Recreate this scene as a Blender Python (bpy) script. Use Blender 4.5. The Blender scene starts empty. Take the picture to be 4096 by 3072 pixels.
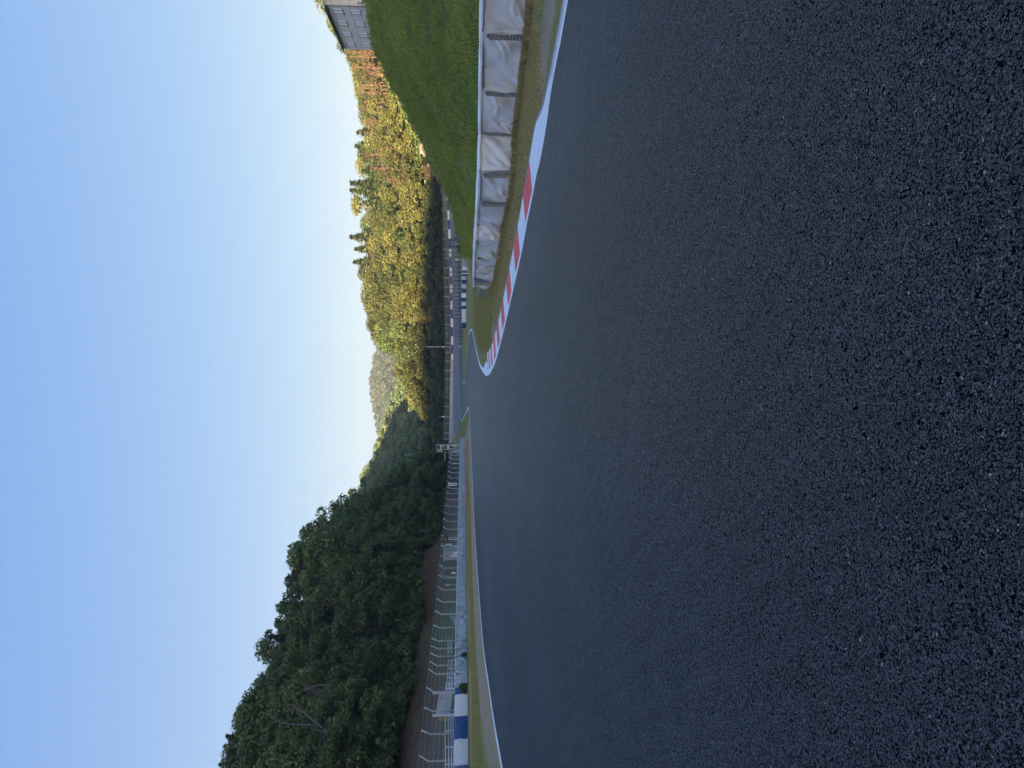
import bpy, bmesh, math, random
import numpy as np
from mathutils import Vector, Matrix
R = math.radians
rng = np.random.default_rng(7)
random.seed(7)
SC = bpy.context.scene
COL = SC.collection

# ------------------------------------------------------------------ camera, sky, sun
# The photograph is stored lying on its side: the camera is rolled a quarter turn.
F = 2958.0            # focal length in photo pixels (4096 wide)
HOR = 1800.0          # column of eye level in the photo
EYE = 1.2
PITCH = math.atan((2048 - HOR) / F)
cp, sp = math.cos(PITCH), math.sin(PITCH)
cam = bpy.data.cameras.new('camera')
cam.sensor_fit = 'HORIZONTAL'; cam.sensor_width = 36.0; cam.lens = 36.0 * F / 4096
cam.clip_start = 0.05; cam.clip_end = 6000
co = bpy.data.objects.new('camera', cam); COL.objects.link(co)
M = Matrix(((0, 1, 0, 0), (-sp, 0, -cp, 0), (-cp, 0, sp, 0), (0, 0, 0, 1)))
M.translation = (0, 0, EYE)
co.matrix_world = M
SC.camera = co

SUN_EL = 12.0
SUN_DIR = Vector((-0.40, -0.92, math.tan(R(SUN_EL)))).normalized()
w = bpy.data.worlds.new('World'); SC.world = w; w.use_nodes = True
wn = w.node_tree.nodes; wl = w.node_tree.links
bg = wn['Background']
sky = wn.new('ShaderNodeTexSky'); sky.sky_type = 'NISHITA'; sky.sun_disc = False
sky.sun_elevation = R(SUN_EL); sky.sun_rotation = math.atan2(SUN_DIR.x, SUN_DIR.y)
sky.altitude = 200; sky.air_density = 1.0; sky.dust_density = 1.5; sky.ozone_density = 1.8
# Nishita is single scattering only: gain plus a constant stands for the rest of the sky light and the phone's soft contrast
sm_ = wn.new('ShaderNodeVectorMath'); sm_.operation = 'MULTIPLY_ADD'; wl.new(sky.outputs[0], sm_.inputs[0])
sm_.inputs[1].default_value = (.112, .092, .037); sm_.inputs[2].default_value = (.025, .16, .555)
# the aureole round the sun, behind the camera, is boosted to fill the shaded valley
au0 = wn.new('ShaderNodeVectorMath'); au0.operation = 'SUBTRACT'; wl.new(sky.outputs[0], au0.inputs[0]); au0.inputs[1].default_value = (3.8, 5.4, 6.2)
au1 = wn.new('ShaderNodeVectorMath'); au1.operation = 'MAXIMUM'; wl.new(au0.outputs[0], au1.inputs[0]); au1.inputs[1].default_value = (0, 0, 0)
au2 = wn.new('ShaderNodeVectorMath'); au2.operation = 'MULTIPLY_ADD'; wl.new(au1.outputs[0], au2.inputs[0]); au2.inputs[1].default_value = (.27, .29, .29); wl.new(sm_.outputs[0], au2.inputs[2])
wl.new(au2.outputs[0], bg.inputs[0]); bg.inputs[1].default_value = 0.15
sl = bpy.data.lights.new('sun', 'SUN'); sl.energy = 2.9; sl.angle = R(0.5); sl.color = (1.0, 0.76, 0.45)
so = bpy.data.objects.new('sun', sl); COL.objects.link(so)
so.rotation_euler = SUN_DIR.to_track_quat('Z', 'Y').to_euler()
VS = SC.view_settings
VS.view_transform = 'Standard'; VS.look = 'None'; VS.gamma = 1.0; VS.exposure = 3.08; VS.use_curve_mapping = False
SC.cycles.max_bounces = 6; SC.cycles.transparent_max_bounces = 16
SC.cycles.diffuse_bounces = 3; SC.cycles.glossy_bounces = 2; SC.cycles.transmission_bounces = 3

# ------------------------------------------------------------------ terrain
# columns of the valley: bearing (photo row from the right edge), then (distance, height above eye level)
FAR = {-500: 100, 0: 100, 800: 84, 1172: 80, 1357: 83, 1394: 87, 1460: 90, 1542: 91, 1598: 88, 1651: 88, 1690: 85, 1900: 78, 2300: 80, 3600: 80}
COLS = {  # left columns rise far back, out of sight, to shade the middle hill
 -500: [(38, None), (43, -.8), (54, 4.5), (85, 22), (130, 38), (190, 54), (240, 60), (400, 50)],
 0:    [(48, None), (53, -1.1), (66, 4.2), (100, 21), (150, 34), (190, 53), (240, 62), (400, 50)],
 400:  [(64, None), (69, -1.4), (80, 2.85), (112, 19.5), (150, 29), (190, 45), (240, 57), (400, 50)],
 700:  [(86, None), (91, -1.8), (101, 3.8), (126, 18.5), (160, 21), (190, 24), (240, 47), (400, 44)],
 800:  [(94, None), (99, -1.9), (109, 3.9), (130, 17.5), (160, 16.5), (190, 15), (240, 50), (340, 42), (400, 38)],
 972:  [(60, None), (113, -2.45), (119, -2.3), (129, 1.4), (150, 18.5), (190, 16), (240, 43), (340, 36), (400, 34)],
 1100: [(60, None), (125, -2.6), (142, -2.4), (158, .6), (178, 11.5), (200, 10), (240, 24), (340, 33), (400, 33)],
 1172: [(60, None), (125, -2.6), (145, -2.5), (160, -.5), (175, 5.0), (200, 4), (240, 6), (340, 32), (400, 33)],
 1240: [(60, None), (125, -2.7), (160, -2.2), (180, -1), (240, 1), (260, 4), (345, 28), (400, 29)],
 1288: [(60, None), (120, -2.72), (150, -2.75), (190, -2.0), (235, -.95), (245, 0), (270, 4), (345, 26), (400, 26)],
 1372: [(60, None), (115, -2.75), (150, -2.8), (190, -2.25), (235, -.99), (250, -.2), (270, 1), (300, 6), (350, 23), (400, 23)],
 1448: [(60, None), (110, -2.75), (150, -2.8), (190, -2.3), (235, -1.0), (250, -.4), (265, 1), (280, 2), (310, 5), (350, 20), (400, 20)],
 1545: [(60, None), (110, -2.78), (150, -2.8), (190, -2.35), (235, -1.0), (250, -.3), (262, 2), (275, 6.5), (320, 7.5), (380, 16), (420, 16)],
 1658: [(60, None), (110, -2.8), (150, -2.8), (190, -2.35), (235, -1.1), (247, -.2), (258, 3), (278, 12), (320, 13), (400, 14)],
 1750: [(60, None), (110, -2.85), (150, -2.85), (190, -2.35), (235, -1.05), (246, -.2), (256, 3), (280, 17), (320, 18), (400, 14)],
 1900: [(60, None), (110, -3.0), (150, -2.95), (190, -2.35), (235, -.87), (244, .1), (254, 3), (285, 21), (320, 22), (400, 16)],
 2035: [(52, None), (90, -1.75), (100, -2.3), (115, -2.75), (150, -2.75), (190, -2.1), (235, -.6), (243, .3), (253, 3.5), (288, 22), (320, 24), (400, 18)],
 2109: [(46, None), (88, -.98), (98, -1.7), (115, -2.5), (150, -2.6), (190, -1.9), (235, -.4), (242, .5), (252, 4), (290, 22), (320, 25), (400, 18)],
 2220: [(30, None), (82, -.42), (92, -1.2), (115, -2.2), (150, -2.4), (190, -1.8), (232, -.1), (240, .6), (250, 4), (290, 22), (320, 25), (400, 20)],
 2312: [(26, None), (78, .34), (90, -.3), (110, -1.5), (150, -1.8), (200, -1.2), (232, .15), (240, 1), (252, 5), (290, 22), (320, 26), (400, 22)],
 2387: [(24, None), (75, 1.52), (88, .9), (110, 0), (150, -.6), (200, -.2), (226, 1.2), (246, 9.5), (285, 22), (320, 27), (400, 22)],
 2430: [(23, None), (72, 2.0), (90, 1.2), (130, .3), (180, .6), (215, 1.5), (225, 3), (242, 10), (280, 21), (320, 27), (400, 22)],
 2517: [(22, None), (70, 2.5), (85, 2.1), (130, 2.5), (180, 4.5), (215, 7), (235, 10), (275, 20), (320, 27), (400, 24)],
 2618: [(21, None), (66, 3.6), (80, 3.6), (130, 5.5), (180, 9), (215, 11.3), (235, 14.5), (270, 21), (320, 26), (400, 24)],
 2722: [(20, None), (63, 4.8), (90, 6.2), (130, 9), (180, 12.8), (215, 15.6), (235, 19), (270, 22), (320, 26), (400, 26)],
 2878: [(19, None), (61, 6.0), (80, 7.5), (106, 9.8), (140, 12.5), (180, 16.3), (215, 19.5), (240, 22), (300, 26), (400, 28)],
 3072: [(19, None), (60, 6.65), (80, 8.4), (106, 10.9), (140, 14), (180, 18.5), (220, 25), (300, 32), (400, 34)],
 3600: [(15, None), (48, 7), (90, 11), (140, 15), (220, 26), (300, 34), (400, 36)],
}
def plane(x, y):
    return -1.2 - .0169 * y - .031 * x
DG = np.concatenate([np.arange(0, 400, 1.0), np.arange(400, 1400, 10.0), np.arange(1400, 3400, 100.0)])
UG = np.linspace(-500, 3600, 240)
def build_dev():
    us = sorted(COLS); cols = []
    fu = sorted(FAR)
    for U in us:
        u = (U - 1536) / F
        k = [(0.0, plane(0, 0))]
        for d, z in COLS[U]:
            k.append((d, plane(u * d, d) if z is None else z))
        fr = float(np.interp(U, fu, [FAR[q] for q in fu]))
        k += [(560, 22 if 1200 < U < 1750 else 40), (720, .5 * fr), (900, fr), (1300, fr + 4), (3400, fr)]
        z = np.interp(DG, [a for a, b in k], [b for a, b in k])
        cols.append(z - plane(u * DG, DG))
    cols = np.array(cols)
    dev = np.array([np.interp(UG, us, cols[:, j]) for j in range(len(DG))]).T      # [U, d]
    # soften the breaks
    def gs(a, s, axis):
        n = int(3 * s) + 1; kx = np.arange(-n, n + 1); kw = np.exp(-kx ** 2 / (2 * s * s)); kw /= kw.sum()
        p = [(0, 0), (0, 0)]; p[axis] = (n, n)
        b = np.pad(a, p, mode='edge'); out = np.zeros_like(a)
        for i, q in enumerate(kw):
            out += q * (b[i:i + a.shape[0], :] if axis == 0 else b[:, i:i + a.shape[1]])
        return out
    g1 = gs(dev[:, :400], 1.0, 1); g2 = gs(gs(dev[:, :400], 2.6, 1), 1.6, 0)
    t = np.clip((DG[:400] - 40) / 60, 0, 1)[None, :]
    dev[:, :400] = g1 * (1 - t) + g2 * t
    return dev
DEV = build_dev()
def sstep(a, b, x):
    t = np.clip((x - a) / (b - a), 0, 1); return t * t * (3 - 2 * t)
_LAT = np.random.default_rng(99).random((256, 256))
def rnoise(x, y, s, o=0):
    x = np.asarray(x) / s + 37.3 * o; y = np.asarray(y) / s + 11.7 * o
    i = np.floor(x).astype(int); j = np.floor(y).astype(int); u = x - i; v = y - j; u = u * u * (3 - 2 * u); v = v * v * (3 - 2 * v)
    g = lambda a, b: _LAT[(i + a) % 256, (j + b) % 256]
    return (g(0, 0) * (1 - u) + g(1, 0) * u) * (1 - v) + (g(0, 1) * (1 - u) + g(1, 1) * u) * v
def vnoise(x, y, s):
    x = x / s; y = y / s
    return (np.sin(1.3 * x + 1.7 * np.sin(.9 * y + .3)) + np.sin(1.9 * y + 1.3 * np.sin(1.1 * x + 2.1)) + np.sin(1.1 * (x + y) + 4)) / 3
def ground(x, y):
    x = np.asarray(x, float); y = np.asarray(y, float)
    ys = np.maximum(y, .5)
    U = np.clip(x / ys * F + 1536, -499.9, 3599.9)
    iu = (U - UG[0]) / (UG[1] - UG[0]); i0 = np.clip(iu.astype(int), 0, len(UG) - 2); fu = iu - i0
    d = np.clip(ys, 0, 3390)
    j = np.clip(np.searchsorted(DG, d, side='right') - 1, 0, len(DG) - 2); fd = (d - DG[j]) / (DG[j + 1] - DG[j])
    dv = (DEV[i0, j] * (1 - fu) + DEV[i0 + 1, j] * fu) * (1 - fd) + (DEV[i0, j + 1] * (1 - fu) + DEV[i0 + 1, j + 1] * fu) * fd
    zin = plane(x, y) + dv
    # outside the picture: valley sides, and the ridge behind the camera that keeps the valley in shade
    zo = plane(np.clip(x, -60, 30), np.clip(y, -40, 60))
    s = -x - 26
    zo = zo + 5.5 * sstep(2, 14, s) + np.clip((s - 12) * .5, 0, 40)
    zo = zo + np.clip((x - 13) * .17, 0, 14)
    ang = np.abs(np.arctan2(x, np.where(y > .5, y, .5)))
    wgt = sstep(R(33), R(46), ang)
    z = zin * (1 - wgt) + zo * wgt
    z = z + 3.5 * vnoise(x + 7, y, 4.5) * sstep(170, 200, y) * sstep(262, 245, y) * sstep(-18, -40, x)  # ruffles the unseen shading hill to break up its shadow edge
    rh = np.interp(x, [-600, -265, -227, -184, -162, -100, 0, 100, 250], [160, 160, 158, 150, 138, 120, 100, 60, 30])
    rz_ = -1.2 + rh * sstep(-110, -400, y)
    z = np.where(y < -110, np.maximum(z, rz_), z)
    far = np.hypot(x, y)
    z = z + .35 * vnoise(x, y, 9.0) * sstep(250, 300, far) * 2
    return z + EYE
def gz(x, y):
    return float(ground(np.array([x]), np.array([y]))[0])

# ------------------------------------------------------------------ photo pixel -> world
def ray(V, yp):
    r = ((3072 - yp) - 1536) / F; s = (V - 2048) / F
    d = Vector((r, cp - s * sp, -sp - s * cp))
    return d / d.y
def P(V, yp, d):                     # point at forward distance d
    q = ray(V, yp) * d
    return Vector((q.x, q.y, q.z + EYE))
def G(V, yp, lim=330):               # where that sight line meets the ground
    q = ray(V, yp)
    ds = np.arange(2, lim, .25)
    h = ground(q.x * ds, ds) - (EYE + q.z * ds)
    k = np.argmax(h > 0)
    if h[k] <= 0: k = len(ds) - 1
    a, b = ds[max(k - 1, 0)], ds[k]
    for _ in range(18):
        m = .5 * (a + b)
        if gz(q.x * m, m) > EYE + q.z * m: b = m
        else: a = m
    return Vector((q.x * b, b, gz(q.x * b, b)))
def pix(x, y, z):                    # world -> photo pixel (V, row)
    z = z - EYE
    f = y * cp - z * sp; u = y * sp + z * cp
    return 2048 - u / f * F, 3072 - (1536 + x / f * F)
def lerp_tab(tab, y):
    ys = [a[1] for a in tab]; vs = [a[0] for a in tab]
    o = np.argsort(ys)
    return float(np.interp(y, np.array(ys)[o], np.array(vs)[o]))

# ------------------------------------------------------------------ object helpers
def tag(o, label=None, cat=None, group=None, kind=None):
    if label: o['label'] = label
    if cat: o['category'] = cat
    if group: o['group'] = group
    if kind: o['kind'] = kind
    return o
def empty(name, loc, label, cat, group=None, rz=0):
    o = bpy.data.objects.new(name, None); COL.objects.link(o)
    o.empty_display_size = .2
    o.location = loc; o.rotation_euler = (0, 0, rz)
    return tag(o, label, cat, group)
def link(name, me, mats, parent=None, loc=(0, 0, 0)):
    o = bpy.data.objects.new(name, me); COL.objects.link(o)
    if not isinstance(mats, (list, tuple)): mats = [mats]
    if len(me.materials) == 0:
        for m in mats: me.materials.append(m)
    o.location = loc
    if parent: o.parent = parent
    return o
class MB:
    """collects faces and links them as one mesh object"""
    def __init__(s, org=(0, 0, 0)): s.v = []; s.f = []; s.m = []; s.org = Vector(org); s.smooth = set()
    def poly(s, pts, m=0):
        i = len(s.v); s.v += [Vector(p) - s.org for p in pts]; s.f.append(list(range(i, i + len(pts)))); s.m.append(m)
    def box(s, c, size, ax=None, m=0, bev=0):
        c = Vector(c); hx, hy, hz = [q / 2 for q in size]
        ax = ax or (Vector((1, 0, 0)), Vector((0, 1, 0)), Vector((0, 0, 1)))
        bm = bmesh.new(); bmesh.ops.create_cube(bm, size=1)
        for q in bm.verts: q.co = Vector((q.co.x * 2 * hx, q.co.y * 2 * hy, q.co.z * 2 * hz))
        if bev: bmesh.ops.bevel(bm, geom=bm.edges[:], offset=bev, segments=2, affect='EDGES', profile=.6)
        i = len(s.v); bm.verts.index_update()
        for q in bm.verts: s.v.append(c + ax[0] * q.co.x + ax[1] * q.co.y + ax[2] * q.co.z - s.org)
        for fc in bm.faces: s.f.append([i + q.index for q in fc.verts]); s.m.append(m)
        bm.free()
    def tube(s, pts, r, n=8, m=0, cap=True):
        pts = [Vector(p) for p in pts]
        rs = r if isinstance(r, (list, tuple)) else [r] * len(pts)
        i0 = len(s.v); prev = None
        for k, p in enumerate(pts):
            t = (pts[min(k + 1, len(pts) - 1)] - pts[max(k - 1, 0)]).normalized()
            if prev is None:
                a = t.orthogonal().normalized()
            else:
                a = (prev - t * prev.dot(t)); a = a.normalized() if a.length > 1e-6 else t.orthogonal().normalized()
            prev = a; b = t.cross(a)
            for j in range(n):
                q = 2 * math.pi * j / n
                s.v.append(p + (a * math.cos(q) + b * math.sin(q)) * rs[k] - s.org)
        for k in range(len(pts) - 1):
            for j in range(n):
                a = i0 + k * n + j; b = i0 + k * n + (j + 1) % n
                s.f.append([a, b, b + n, a + n]); s.m.append(m); s.smooth.add(len(s.f) - 1)
        if cap:
            s.f.append([i0 + j for j in range(n)][::-1]); s.m.append(m)
            e = i0 + (len(pts) - 1) * n
            s.f.append([e + j for j in range(n)]); s.m.append(m)
    def ball(s, c, rad, m=0, seg=10, ring=6):
        bm = bmesh.new(); bmesh.ops.create_uvsphere(bm, u_segments=seg, v_segments=ring, radius=1)
        i = len(s.v); bm.verts.index_update(); rad = Vector(rad) if not isinstance(rad, (int, float)) else Vector((rad,) * 3)
        for q in bm.verts: s.v.append(Vector(c) + Vector((q.co.x * rad.x, q.co.y * rad.y, q.co.z * rad.z)) - s.org)
        for fc in bm.faces: s.f.append([i + q.index for q in fc.verts]); s.m.append(m); s.smooth.add(len(s.f) - 1)
        bm.free()
    def mesh(s, name):
        me = bpy.data.meshes.new(name); me.from_pydata([tuple(q) for q in s.v], [], s.f)
        me.polygons.foreach_set('material_index', s.m)
        sm = np.zeros(len(s.f), bool)
        if s.smooth: sm[list(s.smooth)] = True
        me.polygons.foreach_set('use_smooth', sm); me.update()
        return me
    def build(s, name, mats, parent=None, loc=(0, 0, 0)):
        return link(name, s.mesh(name), mats, parent, loc)
def np_mesh(name, verts, faces_n, nper, cols=None, smooth=False, extra=None):
    """verts (N,3); consecutive runs of nper verts make a face, or faces_n is an index array (M,nper)"""
    me = bpy.data.meshes.new(name)
    idx = np.arange(len(verts)).reshape(-1, nper) if faces_n is None else faces_n
    me.vertices.add(len(verts)); me.vertices.foreach_set('co', np.ascontiguousarray(verts, np.float32).ravel())
    me.loops.add(idx.size); me.loops.foreach_set('vertex_index', idx.ravel().astype(np.int32))
    me.polygons.add(len(idx)); me.polygons.foreach_set('loop_start', (np.arange(len(idx)) * nper).astype(np.int32))
    me.update(calc_edges=True)
    if smooth: me.polygons.foreach_set('use_smooth', np.ones(len(idx), bool))
    for nm, arr in (extra or {}).items():
        a = me.attributes.new(nm, 'FLOAT', 'POINT'); a.data.foreach_set('value', arr.astype(np.float32))
    me.validate(); return me

# ------------------------------------------------------------------ materials
def mat(name):
    m = bpy.data.materials.new(name); m.use_nodes = True
    nt = m.node_tree
    return m, nt, nt.nodes['Principled BSDF'], nt.nodes['Material Output']
def N(nt, t, **kw):
    n = nt.nodes.new(t)
    for k, v in kw.items():
        if k in n.inputs.keys() if hasattr(n.inputs, 'keys') else False: n.inputs[k].default_value = v
        else: setattr(n, k, v)
    return n
def noise(nt, scale, detail=4, rough=.6, vec=None):
    n = nt.nodes.new('ShaderNodeTexNoise'); n.inputs['Scale'].default_value = scale; n.inputs['Detail'].default_value = detail; n.inputs['Roughness'].default_value = rough
    if vec is not None: nt.links.new(vec, n.inputs['Vector'])
    return n
def ramp(nt, fac, stops):
    r = nt.nodes.new('ShaderNodeValToRGB'); e = r.color_ramp.elements
    while len(e) < len(stops): e.new(.5)
    for q, (p, c) in zip(e, stops):
        q.position = p; q.color = (*c, 1) if len(c) == 3 else c
    nt.links.new(fac, r.inputs[0]); return r
def mixc(nt, fac, a, b, mode='MIX'):
    m = nt.nodes.new('ShaderNodeMix'); m.data_type = 'RGBA'; m.blend_type = mode
    for s_, v in ((m.inputs[0], fac), (m.inputs[6], a), (m.inputs[7], b)):
        if hasattr(v, 'node'): nt.links.new(v, s_)
        elif isinstance(v, (int, float)): s_.default_value = v
        else: s_.default_value = (*v, 1)
    return m.outputs[2]
def mth(nt, op, a, b=0.0):
    m = nt.nodes.new('ShaderNodeMath'); m.operation = op
    for s_, v in ((m.inputs[0], a), (m.inputs[1], b)):
        if hasattr(v, 'node'): nt.links.new(v, s_)
        else: s_.default_value = v
    return m.outputs[0]
def bump(nt, h, strength, dist, bsdf, normal=None):
    b = nt.nodes.new('ShaderNodeBump'); b.inputs['Strength'].default_value = strength; b.inputs['Distance'].default_value = dist
    nt.links.new(h, b.inputs['Height'])
    if normal is not None: nt.links.new(normal, b.inputs['Normal'])
    nt.links.new(b.outputs[0], bsdf.inputs['Normal']); return b
def objvec(nt): return nt.nodes.new('ShaderNodeTexCoord').outputs['Object']
def plain(name, c, rough=.5, metal=0.0, var=.12, scale=3.0, spec=.5, bmp=0.0):
    m, nt, b, o = mat(name)
    n = noise(nt, scale, 5, .65, objvec(nt))
    lo = tuple(max(0, q * (1 - var)) for q in c); hi = tuple(min(1, q * (1 + var)) for q in c)
    r = ramp(nt, n.outputs[0], [(.3, lo), (.7, hi)])
    nt.links.new(r.outputs[0], b.inputs['Base Color'])
    b.inputs['Roughness'].default_value = rough; b.inputs['Metallic'].default_value = metal; b.inputs['Specular IOR Level'].default_value = spec
    if bmp: bump(nt, n.outputs[0], .4, bmp, b)
    return m

def asphalt_mat():
    m, nt, b, o = mat('asphalt')
    vec = objvec(nt)
    dist = noise(nt, 70, 2, .5, vec)
    wv = nt.nodes.new('ShaderNodeVectorMath'); wv.operation = 'MULTIPLY_ADD'
    nt.links.new(dist.outputs['Color'], wv.inputs[0]); wv.inputs[1].default_value = (.009, .009, .009); nt.links.new(vec, wv.inputs[2])
    def vor(scale, feat):
        v = nt.nodes.new('ShaderNodeTexVoronoi'); v.feature = feat; v.inputs['Scale'].default_value = scale; nt.links.new(wv.outputs[0], v.inputs['Vector']); return v
    c1, e1 = vor(104, 'F1'), vor(104, 'DISTANCE_TO_EDGE'); c2, e2 = vor(185, 'F1'), vor(185, 'DISTANCE_TO_EDGE')
    big = noise(nt, 30, 3, .6, vec)
    sel = ramp(nt, big.outputs[0], [(.44, (0, 0, 0)), (.52, (1, 1, 1))]).outputs[0]
    hd = nt.nodes.new('ShaderNodeMix'); hd.data_type = 'FLOAT'
    nt.links.new(sel, hd.inputs[0]); nt.links.new(e1.outputs['Distance'], hd.inputs[2]); nt.links.new(e2.outputs['Distance'], hd.inputs[3])
    rnd = mixc(nt, sel, c1.outputs['Color'], c2.outputs['Color'])
    sep = nt.nodes.new('ShaderNodeSeparateColor'); nt.links.new(rnd, sep.inputs[0])
    # pores between the stones, some stones missing altogether
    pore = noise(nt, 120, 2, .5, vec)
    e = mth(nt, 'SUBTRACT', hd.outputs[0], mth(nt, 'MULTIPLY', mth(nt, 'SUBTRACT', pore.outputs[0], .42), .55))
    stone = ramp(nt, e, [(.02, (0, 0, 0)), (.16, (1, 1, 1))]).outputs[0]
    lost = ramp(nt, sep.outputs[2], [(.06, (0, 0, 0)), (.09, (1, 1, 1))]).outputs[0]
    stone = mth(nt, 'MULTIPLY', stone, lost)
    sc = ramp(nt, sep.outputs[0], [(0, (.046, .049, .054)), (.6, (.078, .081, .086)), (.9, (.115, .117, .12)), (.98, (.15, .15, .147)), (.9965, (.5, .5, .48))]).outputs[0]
    base = mixc(nt, stone, (.005, .0055, .006), sc)  # dark binder, with the cavity shade of the pores painted in
    wear = noise(nt, .35, 4, .55, vec)
    wr = ramp(nt, wear.outputs[0], [(.3, (.8, .8, .8)), (.7, (1.25, 1.245, 1.23))]).outputs[0]
    col = mixc(nt, 1.0, base, wr, 'MULTIPLY')
    # long lanes: dust and rubber, plus pale sheen bands painted into the colour
    mp = nt.nodes.new('ShaderNodeMapping'); mp.inputs['Rotation'].default_value = (0, 0, R(-9)); mp.inputs['Scale'].default_value = (.42, .035, 1); nt.links.new(vec, mp.inputs[0])
    sheen_lane = noise(nt, 1.0, 3, .5, mp.outputs[0])
    col = mixc(nt, 1.0, col, ramp(nt, sheen_lane.outputs[0], [(.32, (.72, .72, .73)), (.5, (1, 1, 1)), (.7, (1.32, 1.31, 1.28))]).outputs[0], 'MULTIPLY')
    nt.links.new(col, b.inputs['Base Color'])
    rr = ramp(nt, sep.outputs[1], [(0, (.30, .30, .30)), (1, (.55, .55, .55))]).outputs[0]
    nt.links.new(rr, b.inputs['Roughness'])
    nt.links.new(mth(nt, 'MULTIPLY', stone, .68), b.inputs['Specular IOR Level'])
    h = mth(nt, 'MULTIPLY', ramp(nt, e, [(0, (0, 0, 0)), (.4, (1, 1, 1))]).outputs[0], mth(nt, 'ADD', sep.outputs[2], .6))
    bump(nt, h, .75, .0042, b)
    return m
def old_asphalt_mat():
    m, nt, b, o = mat('weathered_asphalt')
    vec = objvec(nt); n = noise(nt, .25, 6, .7, vec); n2 = noise(nt, 6, 4, .7, vec)
    c = ramp(nt, n.outputs[0], [(.3, (.15, .145, .135)), (.7, (.23, .22, .20))]).outputs[0]
    c = mixc(nt, .3, c, n2.outputs[0], 'OVERLAY')
    nt.links.new(c, b.inputs['Base Color']); b.inputs['Roughness'].default_value = .85
    return m
def ground_mat():
    m, nt, b, o = mat('ground_cover')
    vec = objvec(nt)
    def att(n):
        a = nt.nodes.new('ShaderNodeAttribute'); a.attribute_name = n; return a.outputs['Fac']
    n1 = noise(nt, 1.1, 6, .7, vec); n2 = noise(nt, 9, 5, .7, vec); n3 = noise(nt, 55, 3, .7, vec); nb = noise(nt, .16, 4, .6, vec)
    grass = ramp(nt, n2.outputs[0], [(.25, (.13, .135, .028)), (.5, (.225, .21, .055)), (.78, (.34, .295, .11))]).outputs[0]
    grass = mixc(nt, nb.outputs[0], grass, mixc(nt, .5, grass, (.32, .27, .10)))
    lush = ramp(nt, n2.outputs[0], [(.25, (.045, .07, .013)), (.55, (.09, .125, .026)), (.8, (.16, .18, .05))]).outputs[0]
    dirt = ramp(nt, n1.outputs[0], [(.25, (.27, .20, .12)), (.55, (.38, .29, .18)), (.8, (.50, .40, .27))]).outputs[0]
    dirt = mixc(nt, .55, dirt, ramp(nt, n3.outputs[0], [(.35, (.35, .35, .35)), (.65, (.75, .74, .7))]).outputs[0], 'OVERLAY')
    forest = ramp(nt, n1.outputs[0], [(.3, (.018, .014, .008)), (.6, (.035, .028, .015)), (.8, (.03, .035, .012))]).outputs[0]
    soil = ramp(nt, n1.outputs[0], [(.3, (.06, .04, .025)), (.6, (.13, .082, .05)), (.8, (.22, .14, .09))]).outputs[0]
    wob = mth(nt, 'MULTIPLY', mth(nt, 'SUBTRACT', n2.outputs[0], .5), 1.3)
    def soft(a):
        s = mth(nt, 'ADD', a, mth(nt, 'MULTIPLY', wob, .55))
        return ramp(nt, s, [(.35, (0, 0, 0)), (.65, (1, 1, 1))]).outputs[0]
    c = mixc(nt, soft(att('lush')), grass, lush)
    c = mixc(nt, soft(att('dirt')), c, dirt)
    c = mixc(nt, soft(att('soil')), c, soil)
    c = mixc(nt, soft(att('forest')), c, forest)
    nt.links.new(c, b.inputs['Base Color']); b.inputs['Roughness'].default_value = .95; b.inputs['Specular IOR Level'].default_value = .15
    hh = mixc(nt, .5, n3.outputs[0], n2.outputs[0])
    bump(nt, hh, .8, .04, b)
    return m
def leaf_mat(name, c0, c1, c2, trans=.35, rough=.55, hue=.04, per=.4):
    m, nt, b, o = mat(name)
    oi = nt.nodes.new('ShaderNodeObjectInfo')
    a = nt.nodes.new('ShaderNodeAttribute'); a.attribute_name = 'tint'
    t = mth(nt, 'ADD', mth(nt, 'MULTIPLY', a.outputs['Fac'], 1 - per), mth(nt, 'MULTIPLY', oi.outputs['Random'], per))
    c = ramp(nt, t, [(.15, c0), (.5, c1), (.85, c2)]).outputs[0]
    hs = nt.nodes.new('ShaderNodeHueSaturation')
    nt.links.new(c, hs.inputs['Color'])
    nt.links.new(mth(nt, 'ADD', mth(nt, 'MULTIPLY', oi.outputs['Random'], hue), .5 - hue / 2), hs.inputs['Hue'])
    d = nt.nodes.new('ShaderNodeBsdfDiffuse'); tr = nt.nodes.new('ShaderNodeBsdfTranslucent'); gl = nt.nodes.new('ShaderNodeBsdfGlossy')
    gl.inputs['Roughness'].default_value = rough; gl.inputs['Color'].default_value = (.9, .95, 1, 1)
    nt.links.new(hs.outputs[0], d.inputs[0]); nt.links.new(hs.outputs[0], tr.inputs[0])
    m1 = nt.nodes.new('ShaderNodeMixShader'); m1.inputs[0].default_value = trans
    nt.links.new(d.outputs[0], m1.inputs[1]); nt.links.new(tr.outputs[0], m1.inputs[2])
    m2 = nt.nodes.new('ShaderNodeMixShader'); m2.inputs[0].default_value = .035
    nt.links.new(m1.outputs[0], m2.inputs[1]); nt.links.new(gl.outputs[0], m2.inputs[2])
    nt.links.new(m2.outputs[0], o.inputs['Surface']); nt.nodes.remove(b)
    return m
def bark_mat(name, c0, c1):
    m, nt, b, o = mat(name)
    vec = objvec(nt); mp = nt.nodes.new('ShaderNodeMapping'); mp.inputs['Scale'].default_value = (6, 6, 1.2); nt.links.new(vec, mp.inputs[0])
    n = noise(nt, 2, 5, .7, mp.outputs[0])
    nt.links.new(ramp(nt, n.outputs[0], [(.3, c0), (.7, c1)]).outputs[0], b.inputs['Base Color'])
    b.inputs['Roughness'].default_value = .9; b.inputs['Specular IOR Level'].default_value = .2
    bump(nt, n.outputs[0], .6, .03, b)
    return m
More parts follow.
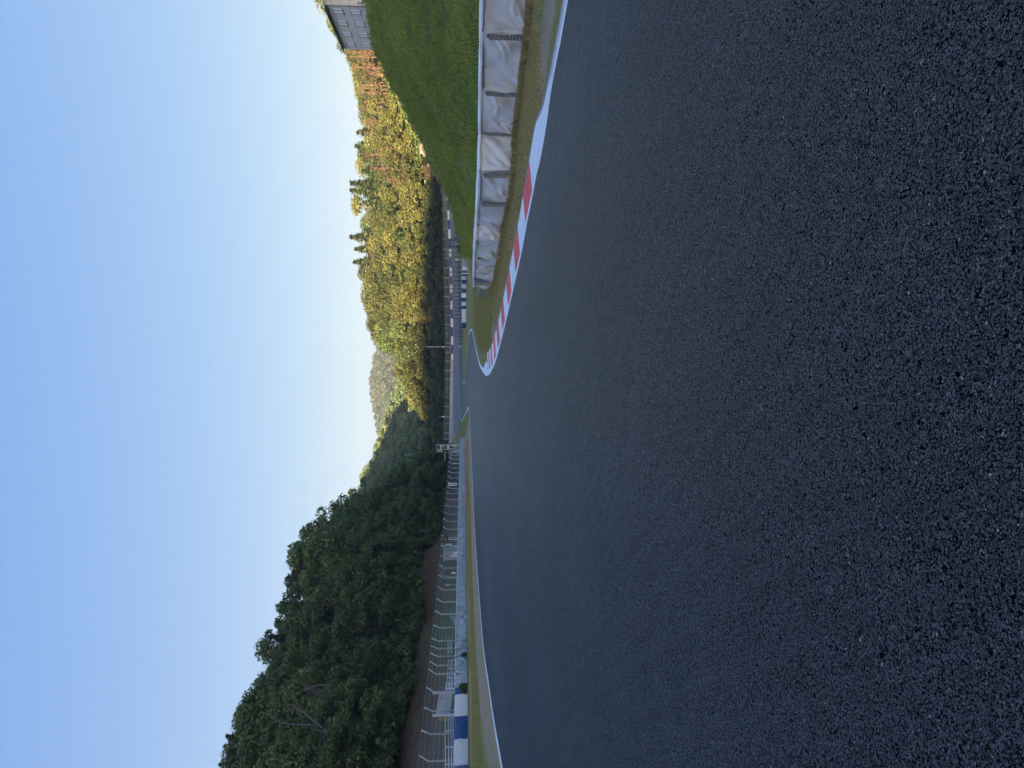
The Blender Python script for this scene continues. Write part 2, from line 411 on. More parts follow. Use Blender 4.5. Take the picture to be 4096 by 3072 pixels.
def tarp_mat(name, c, rough=.38, dirt=(.2, .19, .15)):
    m, nt, b, o = mat(name)
    vec = objvec(nt); n = noise(nt, 1.7, 6, .65, vec); n2 = noise(nt, 26, 4, .6, vec)
    geo = nt.nodes.new('ShaderNodeSeparateXYZ'); nt.links.new(vec, geo.inputs[0])
    c1 = mixc(nt, n.outputs[0], tuple(q * .93 for q in c), tuple(min(1, q * 1.06) for q in c))
    low = ramp(nt, mth(nt, 'ADD', geo.outputs[2], mth(nt, 'MULTIPLY', n.outputs[0], .35)), [(.14, (.75, .75, .75)), (.36, (0, 0, 0))]).outputs[0]
    c1 = mixc(nt, mth(nt, 'MULTIPLY', low, .25), c1, dirt)
    spots = ramp(nt, n2.outputs[0], [(.62, (0, 0, 0)), (.75, (.35, .35, .35))]).outputs[0]
    c1 = mixc(nt, mth(nt, 'MULTIPLY', spots, .12), c1, dirt)
    nt.links.new(c1, b.inputs['Base Color']); b.inputs['Roughness'].default_value = rough; b.inputs['Specular IOR Level'].default_value = .5
    n3 = noise(nt, 9, 4, .55, vec)
    bump(nt, n3.outputs[0], .15, .015, b)
    return m
def net_mat(name, c, cell=.06, wire=.13):
    m, nt, b, o = mat(name)
    uv = nt.nodes.new('ShaderNodeUVMap'); uv.uv_map = 'UVMap'
    s = nt.nodes.new('ShaderNodeSeparateXYZ'); nt.links.new(uv.outputs[0], s.inputs[0])
    def lines(sgn):
        q = mth(nt, 'ADD', s.outputs[0], mth(nt, 'MULTIPLY', s.outputs[1], sgn))
        f = mth(nt, 'FRACT', mth(nt, 'MULTIPLY', q, 1 / (cell * 1.414)))
        return mth(nt, 'LESS_THAN', f, wire)
    a = mth(nt, 'MAXIMUM', lines(1.0), lines(-1.0))
    b.inputs['Base Color'].default_value = (*c, 1); b.inputs['Metallic'].default_value = .4; b.inputs['Roughness'].default_value = .5
    nt.links.new(a, b.inputs['Alpha'])
    return m
MT = {}
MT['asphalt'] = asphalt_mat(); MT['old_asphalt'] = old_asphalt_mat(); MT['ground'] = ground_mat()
def paint_mat(name, c, wearc=(.12, .12, .12), wear=.5):
    m, nt, b, o = mat(name)
    vec = objvec(nt); n = noise(nt, 14, 6, .75, vec); n2 = noise(nt, 1.6, 4, .6, vec)
    f = ramp(nt, mth(nt, 'ADD', mth(nt, 'MULTIPLY', n.outputs[0], .6), mth(nt, 'MULTIPLY', n2.outputs[0], .4)), [(.53, (0, 0, 0)), (.66, (1, 1, 1))]).outputs[0]
    nt.links.new(mixc(nt, mth(nt, 'MULTIPLY', f, wear), c, wearc), b.inputs['Base Color'])
    b.inputs['Roughness'].default_value = .6
    v1 = nt.nodes.new('ShaderNodeTexVoronoi'); v1.inputs['Scale'].default_value = 110; nt.links.new(vec, v1.inputs['Vector'])
    bump(nt, v1.outputs['Distance'], .35, .004, b)
    return m
MT['white_paint'] = paint_mat('white_road_paint', (.84, .85, .85))
MT['kerb_white'] = paint_mat('kerb_white_paint', (.84, .85, .85), (.2, .15, .15), .55)
MT['kerb_red'] = paint_mat('kerb_red_paint', (.86, .055, .05), (.3, .08, .07), .4)
MT['concrete'] = plain('concrete', (.27, .265, .25), .9, var=.25, scale=6, bmp=.01)
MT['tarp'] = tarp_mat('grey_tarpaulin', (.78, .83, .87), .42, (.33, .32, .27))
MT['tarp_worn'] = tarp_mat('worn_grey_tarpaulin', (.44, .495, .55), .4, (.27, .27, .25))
MT['tarp_cap'] = tarp_mat('pale_tarpaulin_cap', (.84, .87, .88), .35)
MT['tarp_white'] = tarp_mat('white_tarpaulin', (.82, .84, .85), .35)
MT['tarp_blue'] = tarp_mat('blue_tarpaulin', (.012, .075, .26), .35)
MT['strap'] = plain('hook_strap_cloth', (.36, .36, .34), .9, var=.35, scale=40)
MT['strap_tan'] = plain('tan_strap_cloth', (.50, .43, .32), .9, var=.25, scale=30)
MT['strap_grey'] = plain('dark_slate_cloth', (.26, .295, .33), .7, var=.3, scale=20)
MT['galv'] = plain('galvanised_steel', (.56, .585, .60), .5, .25, .15, 8)
MT['galv_dark'] = plain('dull_steel', (.16, .18, .19), .55, .5, .2, 8)
MT['white_metal'] = plain('white_painted_steel', (.74, .76, .78), .4, 0, .06, 6)
MT['yellow_metal'] = plain('yellow_painted_steel', (.55, .42, .03), .45, 0, .1, 6)
MT['black_metal'] = plain('black_painted_steel', (.012, .012, .014), .4, 0, .2, 6)
MT['board_white'] = plain('white_board', (.74, .75, .76), .5, 0, .05, 5)
MT['ink'] = plain('black_ink', (.012, .013, .018), .6, 0, .1, 5)
MT['red_ink'] = plain('red_ink', (.42, .05, .05), .6, 0, .1, 5)
MT['brown_panel'] = plain('brown_panel', (.17, .125, .11), .6, 0, .1, 3)
MT['cream'] = plain('cream_board', (.58, .54, .42), .6, 0, .08, 5)
MT['grey_panel'] = plain('grey_sheet_metal', (.5, .5, .5), .5, .1, .08, 2)
MT['grey_dark_panel'] = plain('slate_sheet_metal', (.2, .21, .225), .55, .1, .12, 2)
MT['dark_glass'] = plain('dark_glass', (.02, .025, .03), .15, 0, .2, 2)
MT['pipe'] = plain('cream_plastic_pipe', (.5, .5, .42), .5, 0, .1, 4)
MT['leaf_dark'] = leaf_mat('dark_broadleaf', (.06, .098, .02), (.115, .168, .038), (.205, .235, .07), .25, hue=.07, per=.55)
MT['leaf_green'] = leaf_mat('sunny_broadleaf', (.05, .074, .015), (.115, .128, .027), (.205, .19, .046), .2, hue=.05, per=.62)
MT['leaf_far'] = leaf_mat('far_wood_leaf', (.030, .056, .040), (.05, .08, .052), (.085, .10, .062), .25, hue=0)
MT['leaf_mid_hazed'] = leaf_mat('hazed_mid_hill_leaf', (.15, .23, .105), (.24, .32, .145), (.35, .385, .19), .3, hue=0)  # paler leaf copy: haze over the middle hill is put into the colour
MT['leaf_conifer'] = leaf_mat('conifer_needles', (.05, .085, .026), (.088, .125, .04), (.14, .165, .055), .15)
MT['leaf_dry'] = leaf_mat('dry_brown_needles', (.11, .072, .04), (.17, .11, .065), (.23, .16, .09), .25)
MT['leaf_bush'] = leaf_mat('bush_leaf', (.07, .115, .024), (.13, .18, .04), (.20, .24, .075), .3)
MT['bark'] = bark_mat('grey_brown_bark', (.045, .036, .028), (.11, .09, .07))
MT['bark_pale'] = bark_mat('pale_grey_bark', (.15, .14, .125), (.30, .28, .25))
MT['bark_orange'] = bark_mat('reddish_bark', (.13, .08, .05), (.27, .17, .11))
MT['net'] = net_mat('chain_link', (.34, .37, .39), .06, .10)
MT['rock'] = plain('pale_rock', (.25, .23, .20), .95, 0, .35, 1.2, bmp=.1)

# ------------------------------------------------------------------ ground sheet
def poly_px(pts, lim=330): return [G(v, y, lim) for v, y in pts]
def in_poly(px, py, poly):
    c = np.zeros(px.shape, bool); n = len(poly)
    for i in range(n):
        x0, y0 = poly[i][0], poly[i][1]; x1, y1 = poly[i - 1][0], poly[i - 1][1]
        if y0 == y1: continue
        c ^= ((y0 > py) != (y1 > py)) & (px < (x1 - x0) * (py - y0) / (y1 - y0) + x0)
    return c
def seg_dist(px, py, poly, closed=True):
    d = np.full(px.shape, 1e9); n = len(poly)
    for i in range(0 if closed else 1, n):
        a = poly[i - 1]; b = poly[i]; ex, ey = b[0] - a[0], b[1] - a[1]; L = ex * ex + ey * ey + 1e-9
        t = np.clip(((px - a[0]) * ex + (py - a[1]) * ey) / L, 0, 1)
        d = np.minimum(d, np.hypot(px - a[0] - t * ex, py - a[1] - t * ey))
    return d
def soft_in(px, py, poly, wd):
    s = seg_dist(px, py, poly); s = np.where(in_poly(px, py, poly), s, -s)
    return np.clip(.5 + s / (2 * wd), 0, 1)

# outlines read off the photograph (column, row)
RIGHT_EDGE = [(2276, 0), (2237, 209), (2209, 358), (2189.5, 497), (2165, 636), (2149, 700), (2131, 796), (2113, 881), (2086, 1025), (2055, 1161), (2027.6, 1279), (1996, 1405), (1978, 1463), (1962, 1493)]
HAIRPIN = [(1955, 1501), (1948, 1504), (1938.6, 1496), (1929, 1483), (1919, 1462), (1913, 1438), (1905, 1404), (1899, 1373), (1892, 1340), (1888.5, 1325), (1887, 1321)]
INNER2 = [(1885, 1322), (1880, 1328), (1875.6, 1340), (1871, 1386), (1868, 1420), (1866, 1446), (1862, 1486), (1860, 1526), (1858, 1535), (1856, 1537)]
BACK_NEAR = [(1853.5, 1530), (1852, 1519), (1851, 1486), (1850.5, 1419), (1851, 1373), (1849, 1290), (1845, 1200), (1841, 1080), (1836.5, 985)]
BACK_FAR = [(1826, 985), (1829, 1050), (1833, 1157), (1836.5, 1280), (1838, 1380), (1838, 1459), (1838.5, 1539), (1839, 1580), (1840, 1620), (1841.6, 1653), (1843.5, 1674), (1845, 1680)]
LEFT_TIP = [(1847, 1682), (1849, 1680), (1851.5, 1675), (1858, 1662), (1866, 1646), (1871, 1633), (1874, 1627)]
LEFT_EDGE = [(1876.5, 1636), (1879, 1659), (1880.7, 1689), (1885, 1789), (1892, 1942), (1899, 2103), (1914.6, 2326), (1934, 2570), (1955, 2717), (1978, 2875), (2013, 3072)]
def smooth_line(pts, n=3):
    """Catmull-Rom through the points"""
    out = []
    for i in range(len(pts) - 1):
        p0 = pts[max(i - 1, 0)]; p1 = pts[i]; p2 = pts[i + 1]; p3 = pts[min(i + 2, len(pts) - 1)]
        for k in range(n):
            t = k / n
            out.append(Vector([.5 * (2 * p1[j] + (p2[j] - p0[j]) * t + (2 * p0[j] - 5 * p1[j] + 4 * p2[j] - p3[j]) * t * t + (3 * p1[j] - p0[j] - 3 * p2[j] + p3[j]) * t ** 3) for j in range(2)] + [0]))
    out.append(Vector((pts[-1][0], pts[-1][1], 0)))
    return out
W_right = smooth_line([Vector((15, -22, 0)), Vector((10.2, -6, 0)), Vector((7.2, 3.2, 0))] + poly_px(RIGHT_EDGE), 3)
W_hair = smooth_line(poly_px([RIGHT_EDGE[-1]] + HAIRPIN), 3)
W_in2 = smooth_line(poly_px([HAIRPIN[-1]] + INNER2), 3)
W_bn = smooth_line(poly_px([INNER2[-1]] + BACK_NEAR), 2)
W_bf = smooth_line(poly_px(BACK_FAR), 2)
W_lt = smooth_line(poly_px([BACK_FAR[-1]] + LEFT_TIP), 3)
W_left = smooth_line(poly_px([LEFT_TIP[-1]] + LEFT_EDGE) + [Vector((-7.4, 8, 0)), Vector((-5.6, -4, 0)), Vector((-3, -22, 0))], 3)
TRACK = W_right + W_hair[1:] + W_in2[1:] + W_bn[1:] + W_bf + W_lt[1:] + W_left[1:]

def wall_tab(base, top): return base, top
LW_BASE = [(1860, 1751), (1861.5, 1850), (1864, 1942), (1863.5, 2100), (1866, 2326), (1869, 2600), (1872, 2800), (1876, 3072), (1878, 3200)]
LW_TOP = [(1839.5, 1751), (1838, 1850), (1835, 1942), (1831, 2100), (1825.5, 2326), (1819, 2600), (1817, 2800), (1814, 3072), (1812, 3200)]
RW_BASE = [(2142, -100), (2132, 0), (2120, 117), (2108, 235), (2091, 353), (2080.5, 441), (2067.7, 547), (2063, 686), (2055, 768), (2039, 817), (2018.6, 899), (2014, 971), (2000.6, 1025), (1991.5, 1080), (1973, 1147)]
RW_TOP = [(1919, -100), (1916, 0), (1914, 127), (1912, 300), (1911, 440), (1909, 560), (1907.5, 690), (1905, 760), (1899, 880), (1892, 1000), (1889, 1080), (1888, 1147)]

def sheet(name, poly, m, off, step0=1.2, uv=False):
    """polygon draped on the ground, cut on a grid that coarsens with distance"""
    from mathutils.geometry import delaunay_2d_cdt
    pts = []
    for a, b in zip(poly, list(poly[1:]) + [poly[0]]):
        a = Vector((a[0], a[1])); b = Vector((b[0], b[1])); n = max(1, int((b - a).length / max(step0, .015 * abs(a.y))))
        for k in range(n):
            p = a.lerp(b, k / n)
            if not pts or (p - pts[-1]).length > .01: pts.append(p)
    nb = len(pts); ys = [p.y for p in pts]; xs = [p.x for p in pts]; gx_ = []; gy_ = []
    y = min(ys)
    while y < max(ys):
        st = max(step0 * 1.2, abs(y) * .02); xx = np.arange(min(xs), max(xs), max(1.5, st)) + .13; gx_.append(xx); gy_.append(np.full(len(xx), y)); y += st
    gx_ = np.concatenate(gx_); gy_ = np.concatenate(gy_)
    pl = [(p.x, p.y) for p in pts]
    ok = in_poly(gx_, gy_, pl) & (seg_dist(gx_, gy_, pl) > .25)
    vs = pts + [Vector((q, r_)) for q, r_ in zip(gx_[ok], gy_[ok])]
    ov, oe, of, _, _, _ = delaunay_2d_cdt(vs, [(i, (i + 1) % nb) for i in range(nb)], [], 0, 1e-5)
    ov = np.array([(q.x, q.y) for q in ov]); of = np.array([f_ for f_ in of if len(f_) == 3])
    ce = ov[of].mean(1); of = of[in_poly(ce[:, 0], ce[:, 1], pl)]
    bm = bmesh.new(); bv = [bm.verts.new((q[0], q[1], 0)) for q in ov]
    for f_ in of: bm.faces.new([bv[k] for k in f_])
    bmesh.ops.delete(bm, geom=[q for q in bm.verts if not q.link_faces], context='VERTS')
    vx = np.array([q.co[:] for q in bm.verts]); z = ground(vx[:, 0], vx[:, 1])
    for q, zz in zip(bm.verts, z): q.co.z = zz + off * (1 + q.co.y / 60 if q.co.y > 0 else 1)
    bmesh.ops.recalc_face_normals(bm, faces=bm.faces[:])
    if sum(q.normal.z for q in bm.faces) < 0: bmesh.ops.reverse_faces(bm, faces=bm.faces[:])
    me = bpy.data.meshes.new(name); bm.to_mesh(me); bm.free()
    return link(name, me, m)
def strip(name, line, wd, m, off, side=0.0):
    """a painted line: ribbon of width wd along a world polyline"""
    pts = [Vector((p[0], p[1], 0)) for p in line]
    dense = []
    for a, b in zip(pts[:-1], pts[1:]):
        n = max(1, int((b - a).length / .8))
        for k in range(n): dense.append(a.lerp(b, k / n))
    dense.append(pts[-1])
    mb = MB(); L = []; Rr = []
    for i, p in enumerate(dense):
        t = (dense[min(i + 1, len(dense) - 1)] - dense[max(i - 1, 0)]).normalized(); nrm = Vector((-t.y, t.x, 0))
        wv = wd(p) if callable(wd) else wd
        a = p + nrm * (side + .5) * wv; b = p + nrm * (side - .5) * wv
        o = off * (1 + max(p.y, 0) / 60)
        L.append(Vector((a.x, a.y, gz(a.x, a.y) + o))); Rr.append(Vector((b.x, b.y, gz(b.x, b.y) + o)))
    for i in range(len(dense) - 1): mb.poly([L[i], Rr[i], Rr[i + 1], L[i + 1]])
    me = mb.mesh(name)
    bm = bmesh.new(); bm.from_mesh(me); bmesh.ops.remove_doubles(bm, verts=bm.verts[:], dist=1e-4)
    bmesh.ops.recalc_face_normals(bm, faces=bm.faces[:])
    if sum(q.normal.z for q in bm.faces) < 0: bmesh.ops.reverse_faces(bm, faces=bm.faces[:])
    bm.to_mesh(me); bm.free()
    return link(name, me, m)

def build_ground():
    ins = np.concatenate([np.linspace(-R(34), R(34), 300)])
    outs = np.concatenate([np.linspace(R(34), R(326), 130)])[1:-1]
    th = np.concatenate([ins, outs])
    rr = [0.6]
    while rr[-1] < 1450: rr.append(rr[-1] * (1.013 if rr[-1] < 320 else 1.03) + .02)
    rr = np.array(rr); nt_, nr = len(th), len(rr)
    T, Q = np.meshgrid(th, rr)
    X = Q * np.sin(T); Y = Q * np.cos(T)
    Z = ground(X.ravel(), Y.ravel()).reshape(X.shape)
    v = np.stack([X, Y, Z], -1).reshape(-1, 3)
    i = np.arange(nr - 1)[:, None] * nt_; j = np.arange(nt_)[None, :]; j2 = (j + 1) % nt_
    f = np.stack([i + j, i + j2, i + nt_ + j2, i + nt_ + j], -1).reshape(-1, 4)[:, ::-1]
    v = np.vstack([v, [[0, 0, gz(0, 0)]]]); c = len(v) - 1
    px, py = v[:, 0], v[:, 1]
    # what grows or lies where
    lw = [G(lerp_tab(LW_BASE, y), y) for y in (3072, 2900, 2700, 2500, 2326, 2100, 1942, 1850, 1751)]
    le = [G(v_, y_) for v_, y_ in LEFT_EDGE[::-1] if y_ >= 1659]
    verge = lw + le[::-1]
    gmid_a = [G(v_, y_) for v_, y_ in ((1903, 3072), (1896, 2870), (1890, 2700), (1884, 2550), (1879, 2326), (1875, 2100), (1871, 1942))]
    gmid_b = [G(v_, y_) for v_, y_ in ((1946, 3072), (1923, 2870), (1910, 2700), (1901, 2550), (1891, 2326), (1885, 2100), (1879, 1942))]
    dirt = soft_in(px, py, verge, .8) * (1 - soft_in(px, py, gmid_a + gmid_b[::-1], .9))
    # right verge: dirt next to the kerb, rough grass under the wall
    rb = [G(lerp_tab(RW_BASE, y), y) for y in (0, 200, 400, 600, 800, 950, 1080, 1147)]
    out = [Vector((p.x, p.y, 0)) for p in W_right if 3 < p.y < 34]
    de = seg_dist(px, py, out, False); dw = seg_dist(px, py, rb, False)
    rv = (px > 0) & (py > 4) & (py < 33) & (px < 10)
    frac = de / (de + dw + 1e-6)
    dirt = np.maximum(dirt, np.where(rv, np.clip(1 - np.abs(frac - .34) / .34, 0, 1) * .9, 0))
    tipd = np.hypot(px - 1.6, py - 29)
    dirt = np.maximum(dirt, .8 * np.exp(-((de - 1.6) / .5) ** 2) * ((py > 19) & (py < 33) & (px > 0)))
    # far verges
    path2 = [G(v_, y_) for v_, y_ in ((1884, 700), (1882, 1000), (1879, 1150), (1876, 1300), (1872, 1450))]
    dirt = np.maximum(dirt, .85 * np.clip(1.2 - seg_dist(px, py, [(p.x, p.y) for p in path2], False) / 2.2, 0, 1))
    dirt = np.maximum(dirt, .6 * ((py > 205) & (py < 243) & (np.abs(px) < 90)))
    U = px / np.maximum(py, .5) * F + 1536
    crest = np.interp(U, [2035, 2109, 2220, 2312, 2387, 2517, 2618, 2722, 2878, 3072, 3600], [90, 88, 82, 78, 75, 70, 66, 63, 61, 60, 48])
    foot = np.interp(U, [2035, 2109, 2220, 2312, 2430, 2618, 2878, 3072, 3600], [60, 46, 31, 27, 23.5, 21.5, 19.5, 19.2, 15])
    lush = sstep(foot - 2, foot + 4, py) * (U > 2060) * (py < 175)
    lush = lush * np.clip((U - 2060) / 200, 0, 1)
    fl = seg_dist(px, py, [(p.x, p.y) for p in lw] + [(-14, 165)], False)
    left = (px < np.interp(py, [0, 48, 64, 94, 113, 140, 175], [-22, -25.5, -24.5, -23.3, -21.5, -14, -18])) & (py > 5)
    lush = np.maximum(lush, np.where(left & (fl < 10), .95, 0))
    soil = np.where(left, np.interp(fl, [0, 5, 10, 12], [.36, .46, .8, 1]), 0)
    soil = np.maximum(soil, 1.0 * np.exp(-(((px + 27.5) / 2.2) ** 2 + ((py - 56.5) / 2.6) ** 2)))
    soil = np.maximum(soil, .8 * ((py > 215) & (py < 250) & (U > 2340) & (U < 2640)))
    soil = np.maximum(soil, .42 * ((py > 239) & (py < 252) & (U > 1300) & (U < 2450)))
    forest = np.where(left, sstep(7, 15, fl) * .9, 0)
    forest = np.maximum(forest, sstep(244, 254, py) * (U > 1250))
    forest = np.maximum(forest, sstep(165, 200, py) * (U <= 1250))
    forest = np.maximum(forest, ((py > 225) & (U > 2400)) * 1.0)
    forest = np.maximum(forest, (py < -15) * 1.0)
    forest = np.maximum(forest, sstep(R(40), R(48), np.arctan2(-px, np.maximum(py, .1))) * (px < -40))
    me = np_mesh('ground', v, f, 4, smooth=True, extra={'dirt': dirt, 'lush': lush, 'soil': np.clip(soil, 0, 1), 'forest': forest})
    bm = bmesh.new(); bm.from_mesh(me); bm.verts.ensure_lookup_table()
    bm.verts.ensure_lookup_table()
    for k in range(nt_): bm.faces.new((bm.verts[c], bm.verts[(k + 1) % nt_], bm.verts[k]))
    bm.normal_update(); bm.faces.ensure_lookup_table()
    if bm.faces[-1].normal.z < 0 or sum(q.normal.z for q in bm.faces[:500]) < 0:
        bmesh.ops.recalc_face_normals(bm, faces=bm.faces[:])
        if sum(q.normal.z for q in bm.faces[:500]) < 0: bmesh.ops.reverse_faces(bm, faces=bm.faces[:])
    bm.to_mesh(me); bm.free()
    me.polygons.foreach_set('use_smooth', np.ones(len(me.polygons), bool))
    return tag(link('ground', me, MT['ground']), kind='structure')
build_ground()

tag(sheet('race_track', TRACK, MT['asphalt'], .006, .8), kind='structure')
# weathered run-off between the back straight and the far barrier
RUN = [(1838.2, 1380), (1838.5, 1459), (1839, 1539), (1839.5, 1600), (1841, 1640), (1840, 1690), (1836, 1720), (1828, 1742), (1820, 1735), (1816.5, 1700), (1816, 1600), (1817, 1500), (1817.5, 1400), (1816, 1288), (1812, 1107), (1808, 971), (1805, 870), (1808, 800), (1815, 800), (1822, 860), (1828.5, 1000), (1833.5, 1157), (1836.8, 1280)]
RUN_W = [G(v_, y_, 236) for v_, y_ in RUN]
tag(sheet('run_off', RUN_W, MT['old_asphalt'], .004, 1.5), kind='structure')
# painted edge lines
def kerbside(p): return .2
tag(strip('edge_line', W_left, .2, MT['white_paint'], .011, -.5), kind='structure')
tag(strip('edge_line', W_lt + [], .2, MT['white_paint'], .011, -.5), kind='structure')
tag(strip('edge_line', W_bf, .22, MT['white_paint'], .011, -.5), kind='structure')
tag(strip('edge_line', W_in2 + W_bn[1:], .2, MT['white_paint'], .011, -.5), kind='structure')
tag(strip('edge_line', W_right, .19, MT['white_paint'], .011, -.5), kind='structure')
tag(strip('edge_line', W_hair, lambda p: .24 + .5 * math.exp(-((p.y - 38) / 3.5) ** 2), MT['white_paint'], .011, -.5), kind='structure')

# kerb: low ramped concrete with red and white blocks
def build_kerb():
    line = [Vector((p.x, p.y, 0)) for p in W_right if p.y > 8.5] + [Vector((p.x, p.y, 0)) for p in W_hair[1:6]]
    dense = []
    for a, b in zip(line[:-1], line[1:]):
        n = max(1, int((b - a).length / .12))
        for k in range(n): dense.append(a.lerp(b, k / n))
    s = 0; mb = MB(); prev = None
    ntot = len(dense)
    for i, p in enumerate(dense[:-1]):
        t = (dense[min(i + 3, ntot - 1)] - dense[max(i - 3, 0)]).normalized(); nr = Vector((t.y, -t.x, 0))
        d = p.y
        ww = float(np.interp(d, [8, 10.9, 12.5, 30, 34, 36.5], [.004, .004, .60, .74, .86, .9])); rim = float(np.interp(d, [8, 11, 13.2], [.15, .15, .05]))
        hk = min(1, .25 + ww)
        prof = [(.2, .012), (.2 + ww * .1, .02), (.2 + ww * .6, .02 + .035 * hk), (.2 + ww, .02 + .06 * hk), (.2 + ww + rim, .02 + .062 * hk), (.2 + ww + rim + .02, -.05)]
        row = []
        for q, h in prof:
            a = p + nr * q; row.append(Vector((a.x, a.y, gz(a.x, a.y) + h)))
        if prev:
            k = int((d - 13.75) / 1.33)
            m = 0 if d < 13.75 or k % 2 else 1
            for j in range(len(row) - 1): mb.poly([prev[j], prev[j + 1], row[j + 1], row[j]], m if j < 3 else 2)
        prev = row
    o = mb.build('kerb', [MT['kerb_white'], MT['kerb_red'], MT['concrete']])
    return tag(o, kind='structure')
build_kerb()

# ------------------------------------------------------------------ barriers under tarpaulin
WORDS = ['first', 'second', 'third', 'fourth', 'fifth', 'sixth', 'seventh', 'eighth', 'ninth', 'tenth', 'eleventh', 'twelfth', 'thirteenth', 'fourteenth', 'fifteenth', 'sixteenth', 'seventeenth', 'eighteenth', 'nineteenth', 'twentieth']
def block(name, a, b, ha, hb, thick, seed, m, cap=None, wr=.03, res=.06, strap=None, label='', cat='barrier', group=None, blend=0.0):
    """one covered block between ground points a and b (a = nearer the picture's right), front facing the track"""
    org = (a + b) / 2; org.z = min(a.z, b.z)
    t = (b - a); t.z = 0; L = t.length; t.normalize()
    b = b + t * .03; L += .03
    nrm = Vector((-t.y, t.x, 0))
    if nrm.dot(Vector((-org.x, -org.y, 0))) < 0: nrm = -nrm
    root = empty(name, org, label, cat, group)
    rg = np.random.default_rng(seed)
    nx = max(4, int(L / res)); nz = max(5, int(ha / res))
    ph = rg.uniform(0, 6.28, 12)
    cre = []
    for k in range(int(5 + L * 4)):
        side = rg.random()
        if side < .45: c0 = (L * rg.uniform(.9, 1), ha * rg.uniform(0, .35)); an = rg.uniform(1.9, 2.9)
        elif side < .75: c0 = (L * rg.uniform(0, .12), ha * rg.uniform(.5, .95)); an = rg.uniform(-1.3, -.2)
        else: c0 = (L * rg.random(), ha * rg.uniform(.1, .9)); an = rg.uniform(0, 6.28)
        cre.append((c0[0], c0[1], math.cos(an), math.sin(an), rg.uniform(.35, 1.0) * ha, rg.uniform(.022, .05) * max(1, res / .045), rg.uniform(.45, 1.0) * rg.choice([1, 1, -1])))
    cre = np.array(cre)
    # profile: front from ground up, rounded edge, top, back down
    prof = [(0, k / nz) for k in range(nz + 1)]
    verts = []; faces = []
    rows = nz + 1 + 6
    for i in range(nx + 1):
        s = i / nx; H = ha + (hb - ha) * s; zb = a.z + (b.z - a.z) * s - .04
        base = a.lerp(b, s)
        edge = math.exp(-(s * L / .16) ** 2) + math.exp(-((1 - s) * L / .16) ** 2)
        for k in range(nz + 1):
            q = k / nz
            # diagonal folds fanning from the lower corners and the seams
            f1 = math.sin((s * 7 * L + q * 6.0) * 1.1 + ph[0] + 1.5 * math.sin(q * 3 + ph[1]))
            f2 = math.sin((s * 5.0 * L - q * 9.0) + ph[2] + math.sin(s * 5 + ph[3]))
            f3 = math.sin(s * 2.2 * L + ph[4]) * math.sin(q * 2.4 + ph[5])
            c1 = math.exp(-(((s - .92) * L / .55) ** 2 + ((q - .25) / .45) ** 2)); c2 = math.exp(-(((s - .1) * L / .5) ** 2 + ((q - .5) / .4) ** 2))
            fan = math.sin(14 * math.atan2(q + .12, (1.02 - s) * L + .05) + ph[6]) * c1 + math.sin(11 * math.atan2(1.1 - q, s * L + .08) + ph[7]) * c2
            off = wr * (.35 * f1 * (.4 + .6 * c1) + .30 * f2 * (.3 + .7 * c2) + .8 * f3 + .55 * fan) - .018 * edge + .03 * math.sin(q * math.pi) + .05 * (1 - q)
            dx = s * L - cre[:, 0]; dz_ = q * H - cre[:, 1]; al = dx * cre[:, 2] + dz_ * cre[:, 3]; pe = -dx * cre[:, 3] + dz_ * cre[:, 2] + .05 * np.sin(al * 5)
            tt = np.clip(al / cre[:, 4], 0, 1); off += .5 * wr * float(np.sum(cre[:, 6] * np.exp(-(pe / (cre[:, 5] * (.5 + 1.5 * tt))) ** 2) * np.where((al > 0) & (al < cre[:, 4]), np.sin(np.pi * np.clip(tt * .8 + .2, 0, 1)), 0)))
            p = base + nrm * off; verts.append((p.x - org.x, p.y - org.y, zb + q * (H - .05) - org.z))
        sag = .007 * math.sin(s * 9 + ph[8])
        for inn, dz in ((.015, -.022 + .0), (.05, 0), (thick * .5, .012), (thick - .05, 0), (thick, -.05), (thick + .01, -H)):
            p = base - nrm * inn; verts.append((p.x - org.x, p.y - org.y, zb + H + dz + sag - org.z))
    n = rows + 0
    n = nz + 1 + 6
    for i in range(nx):
        for k in range(n - 1):
            q0 = i * n + k; faces.append((q0, q0 + n, q0 + n + 1, q0 + 1))
    faces.append([k for k in range(n)]); faces.append([nx * n + k for k in range(n)][::-1])
    me = bpy.data.meshes.new('cover'); me.from_pydata(verts, [], faces)
    me.polygons.foreach_set('use_smooth', np.array([len(q) == 4 for q in faces])); 
    bm = bmesh.new(); bm.from_mesh(me); bmesh.ops.recalc_face_normals(bm, faces=bm.faces[:]); bm.to_mesh(me); bm.free()
    link('cover', me, m, root)
    if cap:                      # the paler flap folded over the top edge
        mb = MB(org)
        drop = .04 if cap == 'thin' else .055
        pr = None
        for i in range(nx + 1):
            s = i / nx; H = ha + (hb - ha) * s; zb = a.z + (b.z - a.z) * s - .04; base = a.lerp(b, s)
            sag = .007 * math.sin(s * 9 + ph[8])
            dr = drop * (1 + .25 * math.sin(s * L * 3 + ph[9]) + (.8 if rg.random() < .0 else 0))
            row = []
            for inn, dz in ((-.06, -dr), (-.056, -.02), (-.045, .006), (.02, .012), (thick * .5, .016), (thick + .012, .008), (thick + .016, -.06)):
                p = base - nrm * inn; row.append(Vector((p.x, p.y, zb + H + dz + sag)))
            if pr:
                for j in range(len(row) - 1):
                    mb.poly([pr[j], row[j], row[j + 1], pr[j + 1]]); mb.smooth.add(len(mb.f) - 1)
            pr = row
        o = mb.build('top_flap', MT['tarp_cap'], root)
